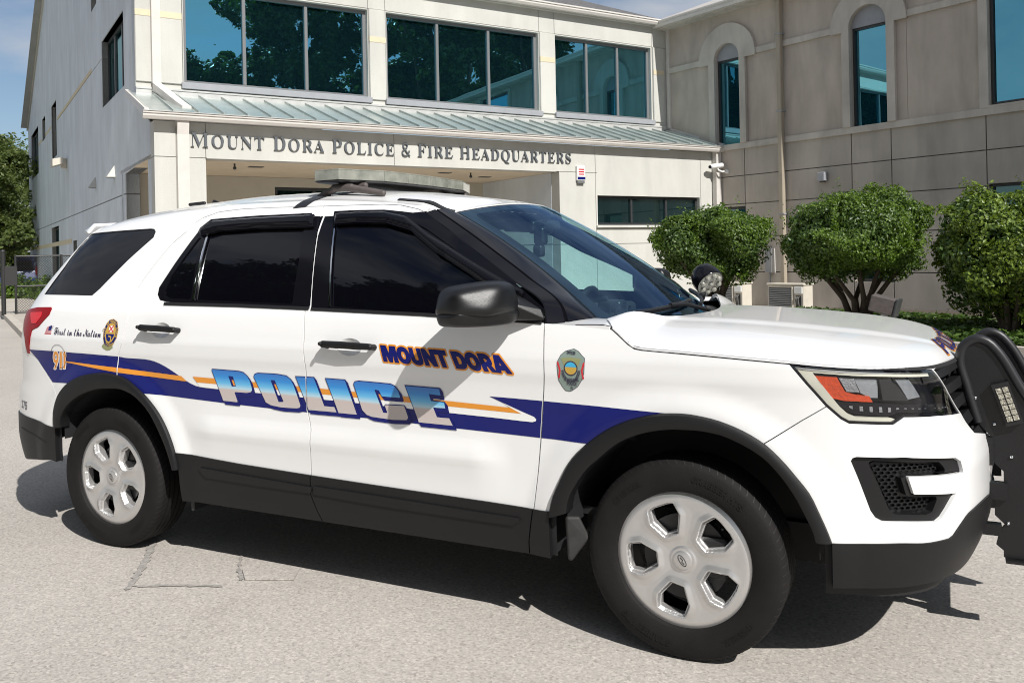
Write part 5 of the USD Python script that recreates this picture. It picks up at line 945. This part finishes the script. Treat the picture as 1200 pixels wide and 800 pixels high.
for k in range(37):
    x = -1.9 + k * .46; obj(wing, 'roof_sheet', slope(x + .003, x + .457, -.32, 7.47, 9.5, 11.3, .02), M['roofgrey']); obj(wing, 'roof_seam', slope(x - .014, x + .014, -.32, 7.475, 9.5, 11.305, .055), M['roofgrey'])
obj(wing, 'end_wall', cat(bx(X1 - .28, X1, .281, 9.5, 0, 7.3), bx(-1.6, X1, 9.4, 9.6, 0, 11.2)), M['brown'])
def at_hq(x, y, z): c, s = math.cos(math.radians(BANG)), math.sin(math.radians(BANG)); return B0 + np.array([x * c - y * s, x * s + y * c, z])
def at_wing(x, y, z): c, s = math.cos(math.radians(WANG)), math.sin(math.radians(WANG)); return WC + np.array([x * c - y * s, x * s + y * c, z])
# ---------------------------------------------------------------- small fittings on the walls
al = thing('alarm_box', 'white alarm box with red print and blue stripe on the canopy wall', 'alarm box', at_hq(9.245, -.002, 3.21), BANG)
obj(al, 'case', bev(-.115, .115, -.07, 0, -.17, .17, .012), M['whitebox'])
for k, (w0, w1) in enumerate(((-.078, .078), (-.080, .076), (-.074, .070))): obj(al, 'red_print', bx(w0, w1, -.0728, -.0705, .070 - k * .055, .098 - k * .055), M['red'])
obj(al, 'lamp_base', bev(-.10, .10, -.065, -.002, -.235, -.172, .01), M['frame'])
obj(al, 'blue_stripe', bx(-.105, .105, -.0735, -.0705, -.145, -.085), M['navy'])
for y, z, lab, sz in ((13.67, 4.45, 'wide tan flood lamp high on the grey side wall', 1), (7.37, 3.36, 'small triangular white wall lamp farther from the corner of the side wall', 0), (4.42, 3.36, 'small triangular white wall lamp nearest the corner of the side wall', 0)):
    wl = thing('wall_lamp', lab, 'wall lamp', at_hq(0, y, z), BANG)
    if sz: obj(wl, 'lamp_head', hull(*[np.array([[a, b, c] for a in (-.42, -.12) for b in (-.35, .35) for c in ((-.12, .10) if a < -.2 else (-.02, .16))])]), M['acbody']); obj(wl, 'bracket', bev(-.15, -.002, -.12, .12, -.15, .15, .01), M['acbody'])
    else: obj(wl, 'lamp_hood', hull(np.array([[-.002, -.13, -.12], [-.002, .13, -.12], [-.17, -.11, -.12], [-.17, .11, -.12], [-.002, -.03, .14], [-.002, .03, .14]])), M['stucco']); obj(wl, 'lamp_glass', bx(-.15, -.01, -.10, .10, -.135, -.115), M['greyref'])
cm = thing('security_camera', 'white bullet security camera on the brown wall beside the canopy gutter', 'camera', at_wing(.33, 0, 3.36), WANG)
obj(cm, 'wall_base', lathe([(0, -.06), (.05, -.05), (.06, 0), (0, 0)], 20), M['whitebox'], 40); obj(cm, 'arm', tube([(0, -.04, -.0), (-.03, -.16, -.01), (-.09, -.22, .03), (-.10, -.24, .08)], .022, 8), M['whitebox'], 40)
obj(cm, 'camera_body', hull(ball((-.07, -.12, .155), .06), ball((-.16, -.38, .12), .065)), M['whitebox'], 40); obj(cm, 'camera_lens', hull(ball((-.172, -.43, .112), .045), ball((-.175, -.44, .111), .04)), M['gloss'], 40)
bxl = thing('wall_light_box', 'small square grey light box on the brown wall right of the downspout', 'wall lamp', at_wing(3.04, 0, 3.0), WANG); obj(bxl, 'case', bev(-.09, .09, -.14, 0, -.10, .10, .01), M['sill']); obj(bxl, 'lens', bev(-.06, .06, -.10, -.03, -.125, -.10, .005), M['framedark'])
cd = thing('conduit_box', 'grey electrical conduit box on the brown wall above the air conditioner', 'electrical box', at_wing(1.58, 0, 1.0), WANG); obj(cd, 'case', bev(-.10, .10, -.12, 0, -.16, .42, .01), M['sill']); obj(cd, 'cover_edge', bx(.098, .112, -.13, -.002, -.16, .42), M['whitebox']); obj(cd, 'conduit', tube([(0, -.06, -.16), (0, -.06, -.9)], .025, 8), M['grey'])
def ac(lab, x, y=-.75):
    t = thing('air_conditioner', lab, 'air conditioner', at_wing(x, y, 0), WANG)
    obj(t, 'case', cat(bev(-.46, .46, -.17, .17, .04, .60, .015)), M['acbody']); obj(t, 'top_lid', bev(-.48, .48, -.19, .19, .602, .64, .01), M['acbody']); obj(t, 'grille_recess', bx(-.43, .17, -.176, -.165, .09, .545), M['framedark'])
    for k in range(11): obj(t, 'louvre', bx(-.425, .165, -.196, -.178, .10 + k * .040, .116 + k * .040), M['grey'])
    obj(t, 'grille_post', bev(.17, .20, -.20, -.168, .08, .575, .004), M['acbody']); obj(t, 'service_cover', bev(.24, .44, -.20, -.168, .42, .57, .008), M['whitebox']); obj(t, 'valve_recess', bx(.27, .40, -.180, -.168, .10, .38), M['framedark'])
    for k in range(3): obj(t, 'pipe', tube([(.29 + .035 * k, -.18, .36), (.29 + .04 * k, -.24, .32), (.33 + .03 * k, -.25, .2), (.38, -.20, .0)], .012, 6), M['joint'])
    obj(t, 'foot', bx(-.4, .4, -.15, .15, 0, .04), M['joint']); return t
ac('beige outdoor air conditioner unit between the two round bushes', 2.74, -.9); ac('beige outdoor air conditioner unit partly hidden behind the left round bush', 1.12, -.9)
# ---------------------------------------------------------------- ground
def ground_mat():
    return usdkit.material(stage, '/World/Looks/worn_asphalt', {'tc': ('texture_coordinate', {}), 'big': ('noise_texture', {'scale': .55, 'detail': 5, 'roughness': .6}), 'fine': ('noise_texture', {'scale': 80, 'detail': 3, 'roughness': .7}), 'st': ('voronoi_texture', {'scale': 105}), 'sx': ('separate_color', {}),
        'r1': ('rgb_ramp', {'ramp': [(.25, (.365, .344, .316)), (.55, (.405, .382, .352)), (.8, (.44, .416, .384))]}), 'r2': ('rgb_ramp', {'ramp': [(.28, (.70, .69, .68)), (.47, (1, 1, 1)), (.70, (1.16, 1.155, 1.15))]}), 'r3': ('rgb_ramp', {'ramp': [(0, (.74, .73, .72)), (.12, (.91, .90, .89)), (.75, (1.03, 1.02, 1.01)), (1, (1.22, 1.2, 1.18))]}),
        'oil': ('noise_texture', {'scale': 1.6, 'detail': 6, 'roughness': .65}), 'ro': ('rgb_ramp', {'ramp': [(.0, (.75, .74, .73)), (.30, (.88, .875, .87)), (.40, (1, 1, 1)), (1, (1, 1, 1))]}),
        'm1': ('mix', {'mix_type': 'multiply', 'fac': 1.}), 'm2': ('mix', {'mix_type': 'multiply', 'fac': 1.}), 'm3': ('mix', {'mix_type': 'multiply', 'fac': .8}), 'p': ('principled_bsdf', {'roughness': .9, 'specular_ior_level': .25}), 'b': ('bump', {'strength': .18, 'distance': .004})},
        [('tc.object', 'big.vector'), ('tc.object', 'fine.vector'), ('tc.object', 'st.vector'), ('tc.object', 'oil.vector'), ('big.fac', 'r1.fac'), ('fine.fac', 'r2.fac'), ('st.color', 'sx.color'), ('sx.r', 'r3.fac'), ('r1.color', 'm1.color1'), ('r2.color', 'm1.color2'), ('m1.color', 'm2.color1'), ('r3.color', 'm2.color2'), ('oil.fac', 'ro.fac'), ('m2.color', 'm3.color1'), ('ro.color', 'm3.color2'), ('m3.color', 'p.base_color'), ('fine.fac', 'b.height'), ('b.normal', 'p.normal')], surface='p.BSDF')
GM = ground_mat(); M['crack'] = mat('crack_filler', (.30, .283, .262), .95, var=.4, vscale=45, bump=.4, bscale=120); M['slab'] = mat('patch_asphalt', (.325, .303, .278), .9, var=.38, vscale=90, bump=.4, bscale=150)
def top(name, coords, z, m_, thick=0.):
    g = Polygon(coords) if not isinstance(coords, Polygon) else coords
    V, Fc = grid_tri(g, 5.); p = mesh(None, name, np.c_[V, np.full(len(V), z)], Fc, m_); return p
tag(mesh(None, 'ground', [(-600, -600, 0), (600, -600, 0), (600, 600, 0), (-600, 600, 0)], [(0, 1, 2, 3)], GM), kind='structure')
rng = np.random.default_rng(7)
def rough(pts, amp=.006, step=.03):
    c = np.asarray(shapely.segmentize(Polygon(pts).exterior, step).coords)[:-1]; return Polygon(c + rng.normal(0, amp, c.shape)).buffer(0)
# old trench patch and its cracks beside the rear wheel
ck = [LineString([(-1.36, -.74), (-1.22, -.90), (-1.05, -1.10), (-.90, -1.31)]).buffer(.016), LineString([(-.92, -1.29), (-.75, -1.20), (-.55, -1.12)]).buffer(.011), LineString([(-.74, -.78), (-.62, -.93), (-.52, -1.02)]).buffer(.007)]
cg = unary_union(ck); cg = unary_union([Polygon(np.asarray(shapely.segmentize(p.exterior, .02).coords) + rng.normal(0, .0045, np.asarray(shapely.segmentize(p.exterior, .02).coords).shape)).buffer(0) for p in polys(cg)])
for p in polys(cg): tag(top('ground_crack', p, .004, M['crack']), kind='structure')
obj_ = obj(None, 'broken_slab_edge', cat(trimesh.convex.convex_hull(np.array([[-.60, -.93, .003], [-.50, -1.02, .003], [-.30, -.93, .003], [-.36, -.82, .003], [-.60, -.93, .010], [-.50, -1.02, .008], [-.30, -.93, .010], [-.36, -.82, .008]]))), GM); tag(obj_, kind='structure')
# ---------------------------------------------------------------- leaves, trees and bushes
def leaves(pts, nrm, size, rs, aspect=1.7):
    """one pointed quad leaf at each point, roughly facing nrm"""
    n = len(pts); d = nrm + rs.normal(0, .55, (n, 3)); d /= np.linalg.norm(d, axis=1, keepdims=True); a = np.cross(d, rs.normal(0, 1, (n, 3))); a /= np.linalg.norm(a, axis=1, keepdims=True); b = np.cross(d, a); s = size * rs.uniform(.65, 1.3, (n, 1))
    V = np.stack([pts - a * s * aspect * .5, pts + b * s * .5 + d * s * .12, pts + a * s * aspect * .5, pts - b * s * .5 + d * s * .12], 1).reshape(-1, 3); i = np.arange(n)[:, None] * 4; return V, np.vstack([i + [0, 1, 2], i + [0, 2, 3]])
def crown_pts(blobs, n, rs, shell=.55):
    w = np.array([r ** 2 for _, r in blobs]); pick = rs.choice(len(blobs), n, p=w / w.sum()); u = rs.normal(0, 1, (n, 3)); u /= np.linalg.norm(u, axis=1, keepdims=True); r = np.array([b[1] for b in blobs])[pick] * (shell + (1.05 - shell) * rs.random(n) ** .6); c = np.array([b[0] for b in blobs])[pick]; return c + u * r[:, None] * [1, 1, .85], u
def limbs(base, tips, r0, rs, wob=.12):
    out = []
    for t in tips:
        p = np.linspace(0, 1, 7)[:, None]; q = np.array(base) * (1 - p) + np.array(t) * p; q[1:-1] += rs.normal(0, wob, (5, 3)) * np.linalg.norm(np.array(t) - base) * .12; out.append(tube(q, np.linspace(r0, r0 * .22, 7), 7))
    return cat(*out)
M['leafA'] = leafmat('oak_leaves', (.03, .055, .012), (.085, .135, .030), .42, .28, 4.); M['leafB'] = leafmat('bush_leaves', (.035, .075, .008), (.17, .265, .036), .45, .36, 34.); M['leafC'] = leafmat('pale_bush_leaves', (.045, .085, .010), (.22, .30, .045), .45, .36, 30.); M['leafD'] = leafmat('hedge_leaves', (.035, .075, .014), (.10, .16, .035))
def tree(name, lab, loc, h, r, seed, n=15000, leaf=.17, group=None, m_='leafA', low=.30):
    rs = np.random.default_rng(seed); t = thing(name, lab, 'tree', loc, 0, group)
    bl = []
    for k in range(95):
        a = rs.uniform(0, 2 * np.pi); z = rs.uniform(low, .97); rad = r * rs.uniform(.15, .85) * math.sqrt(max(.05, 1 - ((z - .58) / .44) ** 2)); bl.append((np.array([rad * math.cos(a), rad * math.sin(a), z * h]), rs.uniform(.07, .22) * r))
    P, U = crown_pts(bl, n, rs, .25); P = P + (np.stack([meshkit.noise(P * 1.1 + 9 * q) for q in range(3)], 1) - .5) * r * .30; kp = meshkit.noise(P * (3.2 / r) * 2 + seed) > .30; P, U = P[kp], U[kp]; V, Fc = leaves(P, U * .6 + [0, 0, .5], leaf, rs); mesh(t, 'crown', V, Fc, M[m_])
    tips = [b[0] for b in bl[:16]]; tr = tube([(0, 0, -.1), (.05 * r, .02 * r, h * .15), (0, .03 * r, h * .32), (.02 * r, 0, h * .5)], [h * .030, h * .024, h * .02, h * .012], 10)
    obj(t, 'trunk', tr, M['bark'], 50); obj(t, 'limbs', limbs((0, .02 * r, h * .27), tips, h * .011, rs), M['bark'], 50); return t
# trees behind the camera and to its right: seen in the window panes
OAK = 'oaks across the car park'
T1 = tree('oak_tree', 'large dark oak reflected in the middle panes of the upper windows', (24, 3.4, 0), 18.5, 6.4, 11, 70000, .22, OAK)
T2 = tree('oak_tree', 'broad dark oak reflected in the right panes of the first upper window', (25.5, 11.8, 0), 19.5, 6.4, 12, 80000, .22, OAK)
copy_of(T2, 'lower dark oak reflected in the left pane of the first upper window', (22.5, -3.2, 0), 130, OAK, (.62, .62, .68))
copy_of(T2, 'dark oak behind the viewpoint, farthest right of the row', (34, 17, 0), 70, OAK)
for i, (x, y, a) in enumerate(((-3, -17, 40), (5.5, -18, 200), (-11, -18, 120), (-19, -16, 300), (-8, -27, 230), (3, -29, 10))):
    copy_of(T1 if i % 2 else T2, f'dark oak behind the viewpoint, {("first", "second", "third", "fourth", "fifth", "sixth")[i]} of the row reflected in the side windows', (x, y, 0), a, OAK)
# trees on the left beyond the gate
M['leafE'] = leafmat('left_tree_leaves', (.045, .072, .018), (.145, .185, .05), .5, .42, 9.)
tree('street_tree', 'leafy green tree standing beyond the chain link gate at the left edge', (-33.2, 19.0, 0), 6.7, 3.2, 21, 30000, .10, None, 'leafE', .22)
tree('street_tree', 'taller darker tree behind the others beyond the blue van', (-46, 29, 0), 8.3, 5.5, 22, 26000, .15, None, 'leafE', .2)
tree('street_tree', 'low tree farthest left, cut by the left edge of the picture', (-38.5, 17.0, 0), 6.3, 3.6, 23, 24000, .11, None, 'leafE', .25)
def bush(name, lab, loc, stems, blobs, n, leaf, m_, seed, inner=None):
    rs = np.random.default_rng(seed); t = thing(name, lab, 'bush', loc)
    P, U = crown_pts(blobs, n, rs, .55); P = P + (np.stack([meshkit.noise(P * 2.2 + 7 * q + seed) for q in range(3)], 1) - .5) * [.5, .5, .42]; keep = meshkit.noise(P * 4.5 + 3 * seed) > .30 + .14 * (P[:, 2] < np.median(P[:, 2]) - .3); P, U = P[keep], U[keep]
    ns = 130; tp, tu = crown_pts(blobs, ns, rs, 1.0); sp_ = np.vstack([tp + tu * q * rs.uniform(.04, .20, (ns, 1)) + np.array([0, 0, .06]) * q + rs.normal(0, .016, (ns, 3)) for q in np.linspace(0, 1.2, 10)]); P = np.vstack([P, sp_]); U = np.vstack([U, np.tile(tu, (10, 1))])
    V, Fc = leaves(P, U + [0, 0, .25], leaf, rs); mesh(t, 'foliage', V, Fc, M[m_])
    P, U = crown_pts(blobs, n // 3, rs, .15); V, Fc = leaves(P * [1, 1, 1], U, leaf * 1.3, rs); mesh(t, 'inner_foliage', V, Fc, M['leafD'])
    for p in stems: obj(t, 'stem', tube(np.array(p), np.linspace(.055, .022, len(p)), 8), M['bark'], 50)
    return t
def lollipop(R, zc, hz_, seed):
    rs = np.random.default_rng(seed); out = [((0, 0, zc), R * .62)]
    for k in range(46):
        a = rs.uniform(0, 2 * np.pi); z = rs.uniform(-1, 1); q = math.sqrt(1 - z * z); out.append((np.array([R * .74 * q * math.cos(a), R * .74 * q * math.sin(a), zc + hz_ * .70 * z]), rs.uniform(.20, .33) * R))
    return [(np.array(c), r) for c, r in out]
def spread(n, R, z0, z1, seed, top=.9):
    rs = np.random.default_rng(seed); out = []
    for k in range(n):
        a = 2 * np.pi * k / n + rs.uniform(-.3, .3); q = R * rs.uniform(.5, 1.); out.append([(.06 * math.cos(a), .06 * math.sin(a), z0 - .1), (q * .35 * math.cos(a + .3), q * .35 * math.sin(a + .3), z0 + (z1 - z0) * .4), (q * .8 * math.cos(a), q * .8 * math.sin(a), z0 + (z1 - z0) * .8), (q * math.cos(a), q * math.sin(a), z1 * top + .1)])
    return out
def on_ray(px, py, depth):
    d = fwd + (px - 560) / 1030.8 * rgt - (py - 295.3) / 1030.8 * upv; return EYE + d * depth
def spot(px, py, depth): p = on_ray(px, py, depth); return p
b1 = spot(838, 292, 16.2); bush('round_bush', 'clipped round bush on bare stems in front of the canopy wall, left of the three', (b1[0], b1[1], 0), spread(8, .75, .2, 1.25, 31), lollipop(1.12, 1.53, .62, 41), 80000, .030, 'leafB', 51)
b2 = spot(1005, 292, 14.6); bush('round_bush', 'clipped round bush with a flat dome crown, in the middle before the brown wing', (b2[0], b2[1], 0), spread(9, .9, .1, 1.2, 32), lollipop(1.26, 1.58, .72, 42) + [(np.array([-.05, 0, 2.2]), .2)], 95000, .030, 'leafB', 52)
b3 = spot(1186, 300, 12.6); bush('large_bush', 'large spreading yellow-green bush at the right edge before the wing', (b3[0], b3[1], 0), spread(9, .9, .1, 1.3, 33), [(np.array(c) * [1, 1, 1], r) for c, r in lollipop(1.12, 1.36, .88, 43)] + [(np.array([.8, .3, 1.6]), .5), (np.array([1.2, .2, 1.7]), .5), (np.array([.9, -.2, .9]), .5), (np.array([.2, .2, .6]), .55), (np.array([.9, .1, .5]), .6), (np.array([-.35, .1, .75]), .5), (np.array([.5, -.3, .45]), .5)], 90000, .036, 'leafC', 53)
# planting bed with ground cover, kerb
kr = np.array([math.cos(math.radians(WANG)), math.sin(math.radians(WANG)), 0.]); kn = np.array([-kr[1], kr[0], 0.]); k0 = np.array([2.95, 9.05, 0.])
def along(a, b, z): return k0 + kr * a + kn * b + np.array([0, 0, z])
def slabk(a0, a1, b0, b1, z0, z1): return trimesh.convex.convex_hull(np.array([along(a, b, z) for a in (a0, a1) for b in (b0, b1) for z in (z0, z1)]))
for k in range(8): tag(obj(None, 'kerb', slabk(-6 + k * 1.83 + .005, -6 + (k + 1) * 1.83 - .005, -.15, 0, -.05, .13), M['concrete'], False), kind='structure')
tag(obj(None, 'planting_soil', slabk(-6, 8.6, .0, 6.2, -.05, .10), mat('soil', (.07, .055, .04), .95, var=.3, vscale=8), False), kind='structure')
rs = np.random.default_rng(61); n = 20000; aa, bb_ = rs.uniform(-5.5, 8, n), rs.uniform(.02, 3.8, n) ** 1.0; P = k0 + kr * aa[:, None] + kn * bb_[:, None]; P[:, 2] = .10 + rs.random(n) * (.04 + .14 * meshkit.noise(np.stack([aa * 1.3, bb_ * 1.3, 0 * aa], -1))); V, Fc = leaves(P, np.tile([0, 0, 1.], (n, 1)), .07, rs)
tag(mesh(None, 'ground_cover', V, Fc, M['leafD']), 'low dark green ground cover filling the bed beside the wing', 'ground cover', kind='stuff')
fl_ = spot(1036, 357, 9.6); ft = thing('flood_light', 'grey box flood light tilted on a post in the planting bed behind the bonnet', 'flood light', (fl_[0], fl_[1], 0), -8)
hd_ = bev(-.13, .12, -.11, .11, -.09, .09, .012); hd_.apply_transform(trimesh.transformations.rotation_matrix(math.radians(14), (0, 1, 0))); hd_.apply_translation((0, 0, fl_[2])); obj(ft, 'lamp_head', hd_, M['footgrey'])
fr2 = bev(.122, .15, -.12, .12, -.10, .10, .008); fr2.apply_transform(trimesh.transformations.rotation_matrix(math.radians(14), (0, 1, 0))); fr2.apply_translation((0, 0, fl_[2])); obj(ft, 'lamp_front', fr2, M['framedark']); obj(ft, 'post', tube([(0, 0, 0), (0, 0, fl_[2] - .1)], .035, 10), M['grey'], 40)
# ---------------------------------------------------------------- left: pavement, gate, van
def hqw(x, y, z=0.): return at_hq(x, y, z)
def hslab(x0, x1, y0, y1, z0, z1): return trimesh.convex.convex_hull(np.array([hqw(x, y, z) for x in (x0, x1) for y in (y0, y1) for z in (z0, z1)]))
M['pave'] = mat('pavement_concrete', (.42, .38, .33), .9, var=.16, vscale=1.5, bump=.2, bscale=60)
for k in range(16): tag(obj(None, 'pavement_slab', hslab(-1.78, -.01, .6 + k * 2.0, .6 + (k + 1) * 2.0 - .012, -.05, .12), M['pave'], False), kind='structure')
for k in range(20): tag(obj(None, 'kerb', hslab(-1.95, -1.785, .5 + k * 1.83, .5 + (k + 1) * 1.83 - .01, -.05, .125), M['concrete'], False), kind='structure')
fe = thing('chain_link_gate', 'black chain link gate with posts across the pavement beside the grey side wall', 'gate', hqw(-1.95, 9.45), BANG)
obj(fe, 'post', tube([(0, 0, .1), (0, 0, 1.72)], .055, 12), M['fence'], 40); obj(fe, 'post_cap', trimesh.convex.convex_hull(ball((0, 0, 1.72), .062)), M['fence'], 40); obj(fe, 'post', tube([(.28, 0, .1), (.28, 0, 1.63)], .03, 10), M['fence'], 40); obj(fe, 'post', tube([(1.35, 0, .1), (1.35, 0, 1.63)], .035, 10), M['fence'], 40); obj(fe, 'post', tube([(1.88, 0, .1), (1.88, 0, 1.63)], .035, 10), M['fence'], 40)
for z in (1.60, .83, .16): obj(fe, 'rail', tube([(.28, 0, z), (1.88, 0, z)], .022, 8), M['fence'], 40)
obj(fe, 'gate_lock', bev(-.03, .32, -.04, .04, .85, 1.35, .01), M['fence'])
wires = []; win = sbox(.28, .16, 1.88, 1.60)
for k in range(-40, 60):
    for sg_ in (1, -1):
        l = LineString([(.28 + k * .065, -1), (.28 + k * .065 + sg_ * 4, 3)]).intersection(win)
        if l.length > .05: c = np.array(l.coords); wires.append(tube([(c[0, 0], .004 * sg_, c[0, 1]), (c[-1, 0], .004 * sg_, c[-1, 1])], .0042, 4, False))
tag(obj(fe, 'chain_link_mesh', cat(*wires), M['fence']), kind='stuff')
def small_car(lab, loc, rz, m_):
    t = thing('parked_car', lab, 'car', loc, rz, None)
    prof = [(-2.3, .35), (-2.35, .8), (-2.28, 1.05), (-2.05, 1.62), (-1.7, 1.72), (.2, 1.70), (.95, 1.12), (2.1, .98), (2.3, .75), (2.3, .35)]
    for nm, pr2, hw, mm in (('body', prof, .90, m_),):
        e = trimesh.creation.extrude_polygon(Polygon(pr2).buffer(.05).buffer(-.05), 2 * hw, engine='earcut'); v = np.array(e.vertices); y = v[:, 2] - hw; y *= 1 - .16 * np.clip((v[:, 1] - 1.0) / .7, 0, 1); obj(t, nm, trimesh.Trimesh(np.stack([v[:, 0], y, v[:, 1]], 1), np.array(e.faces)[:, ::-1], process=False), mm, 30)
    obj(t, 'rear_window', hull(np.array([[-2.295, y, 1.10] for y in (-.70, .70)] + [[-2.09, y, 1.55] for y in (-.62, .62)] + [[-2.24, y, 1.10] for y in (-.70, .70)])), M['glass'])
    for y in (-1, 1):
        obj(t, 'side_window', hull(np.array([[x, y * (.905 - .16 * .9 * (z - 1) / .7), z] for x, z in ((-2.0, 1.12), (-1.8, 1.56), (.1, 1.58), (.7, 1.14))] + [[x, y * .7, z] for x, z in ((-2.0, 1.12), (.7, 1.14))])), M['glass']); obj(t, 'tail_lamp', hull(ball((-2.30, y * .80, .95), .05), ball((-2.27, y * .80, 1.25), .04)), M['taillight'])
        for x in (-1.4, 1.4):
            w = part(t, 'wheel', (x, y * .80, .33)); obj(w, 'tyre', lathe([(.2, -.1), (.32, -.1), (.335, 0), (.32, .1), (.2, .1)], 24), M['tyre'], 30); obj(w, 'rim', lathe([(0, -.11), (.2, -.105), (.2, .105), (0, .11)], 20), M['silver'], 30)
    obj(t, 'bumper', bev(-2.40, -2.2, -.86, .86, .40, .62, .04), M['clad']); return t
small_car('dark blue car parked beyond the gate at the left edge', (-33.9, 20.6, 0), 150, mat('dark_blue_paint', (.012, .03, .13), .3, coat=.6)); small_car('white car parked behind the blue car beyond the gate', (-41, 26.2, 0), 150, mat('white_car_paint', (.62, .63, .64), .35, coat=.6))
for i, (x, y, R) in enumerate(((-26.6, 17.0, .55), (-28.5, 17.2, .6))): bush('low_shrub', ('low leafy shrub nearer the wall behind the gate', 'low leafy shrub behind the gate post, left of the other')[i], (x, y, 0), [], [(np.array([0, 0, .35]), R * .8), (np.array([R * .6, 0, .3]), R * .6), (np.array([-R * .6, .1, .3]), R * .6)], 1600, .09, 'leafB', 71 + i)
tag(mesh(None, 'grass', [tuple(hqw(x, y, .06)) for x, y in ((-14, 14), (-2.6, 14), (-2.6, 70), (-14, 70))], [(0, 1, 2, 3)], mat('verge_grass', (.10, .13, .045), .95, var=.5, vscale=2.5, bump=.5, bscale=30)), kind='structure')
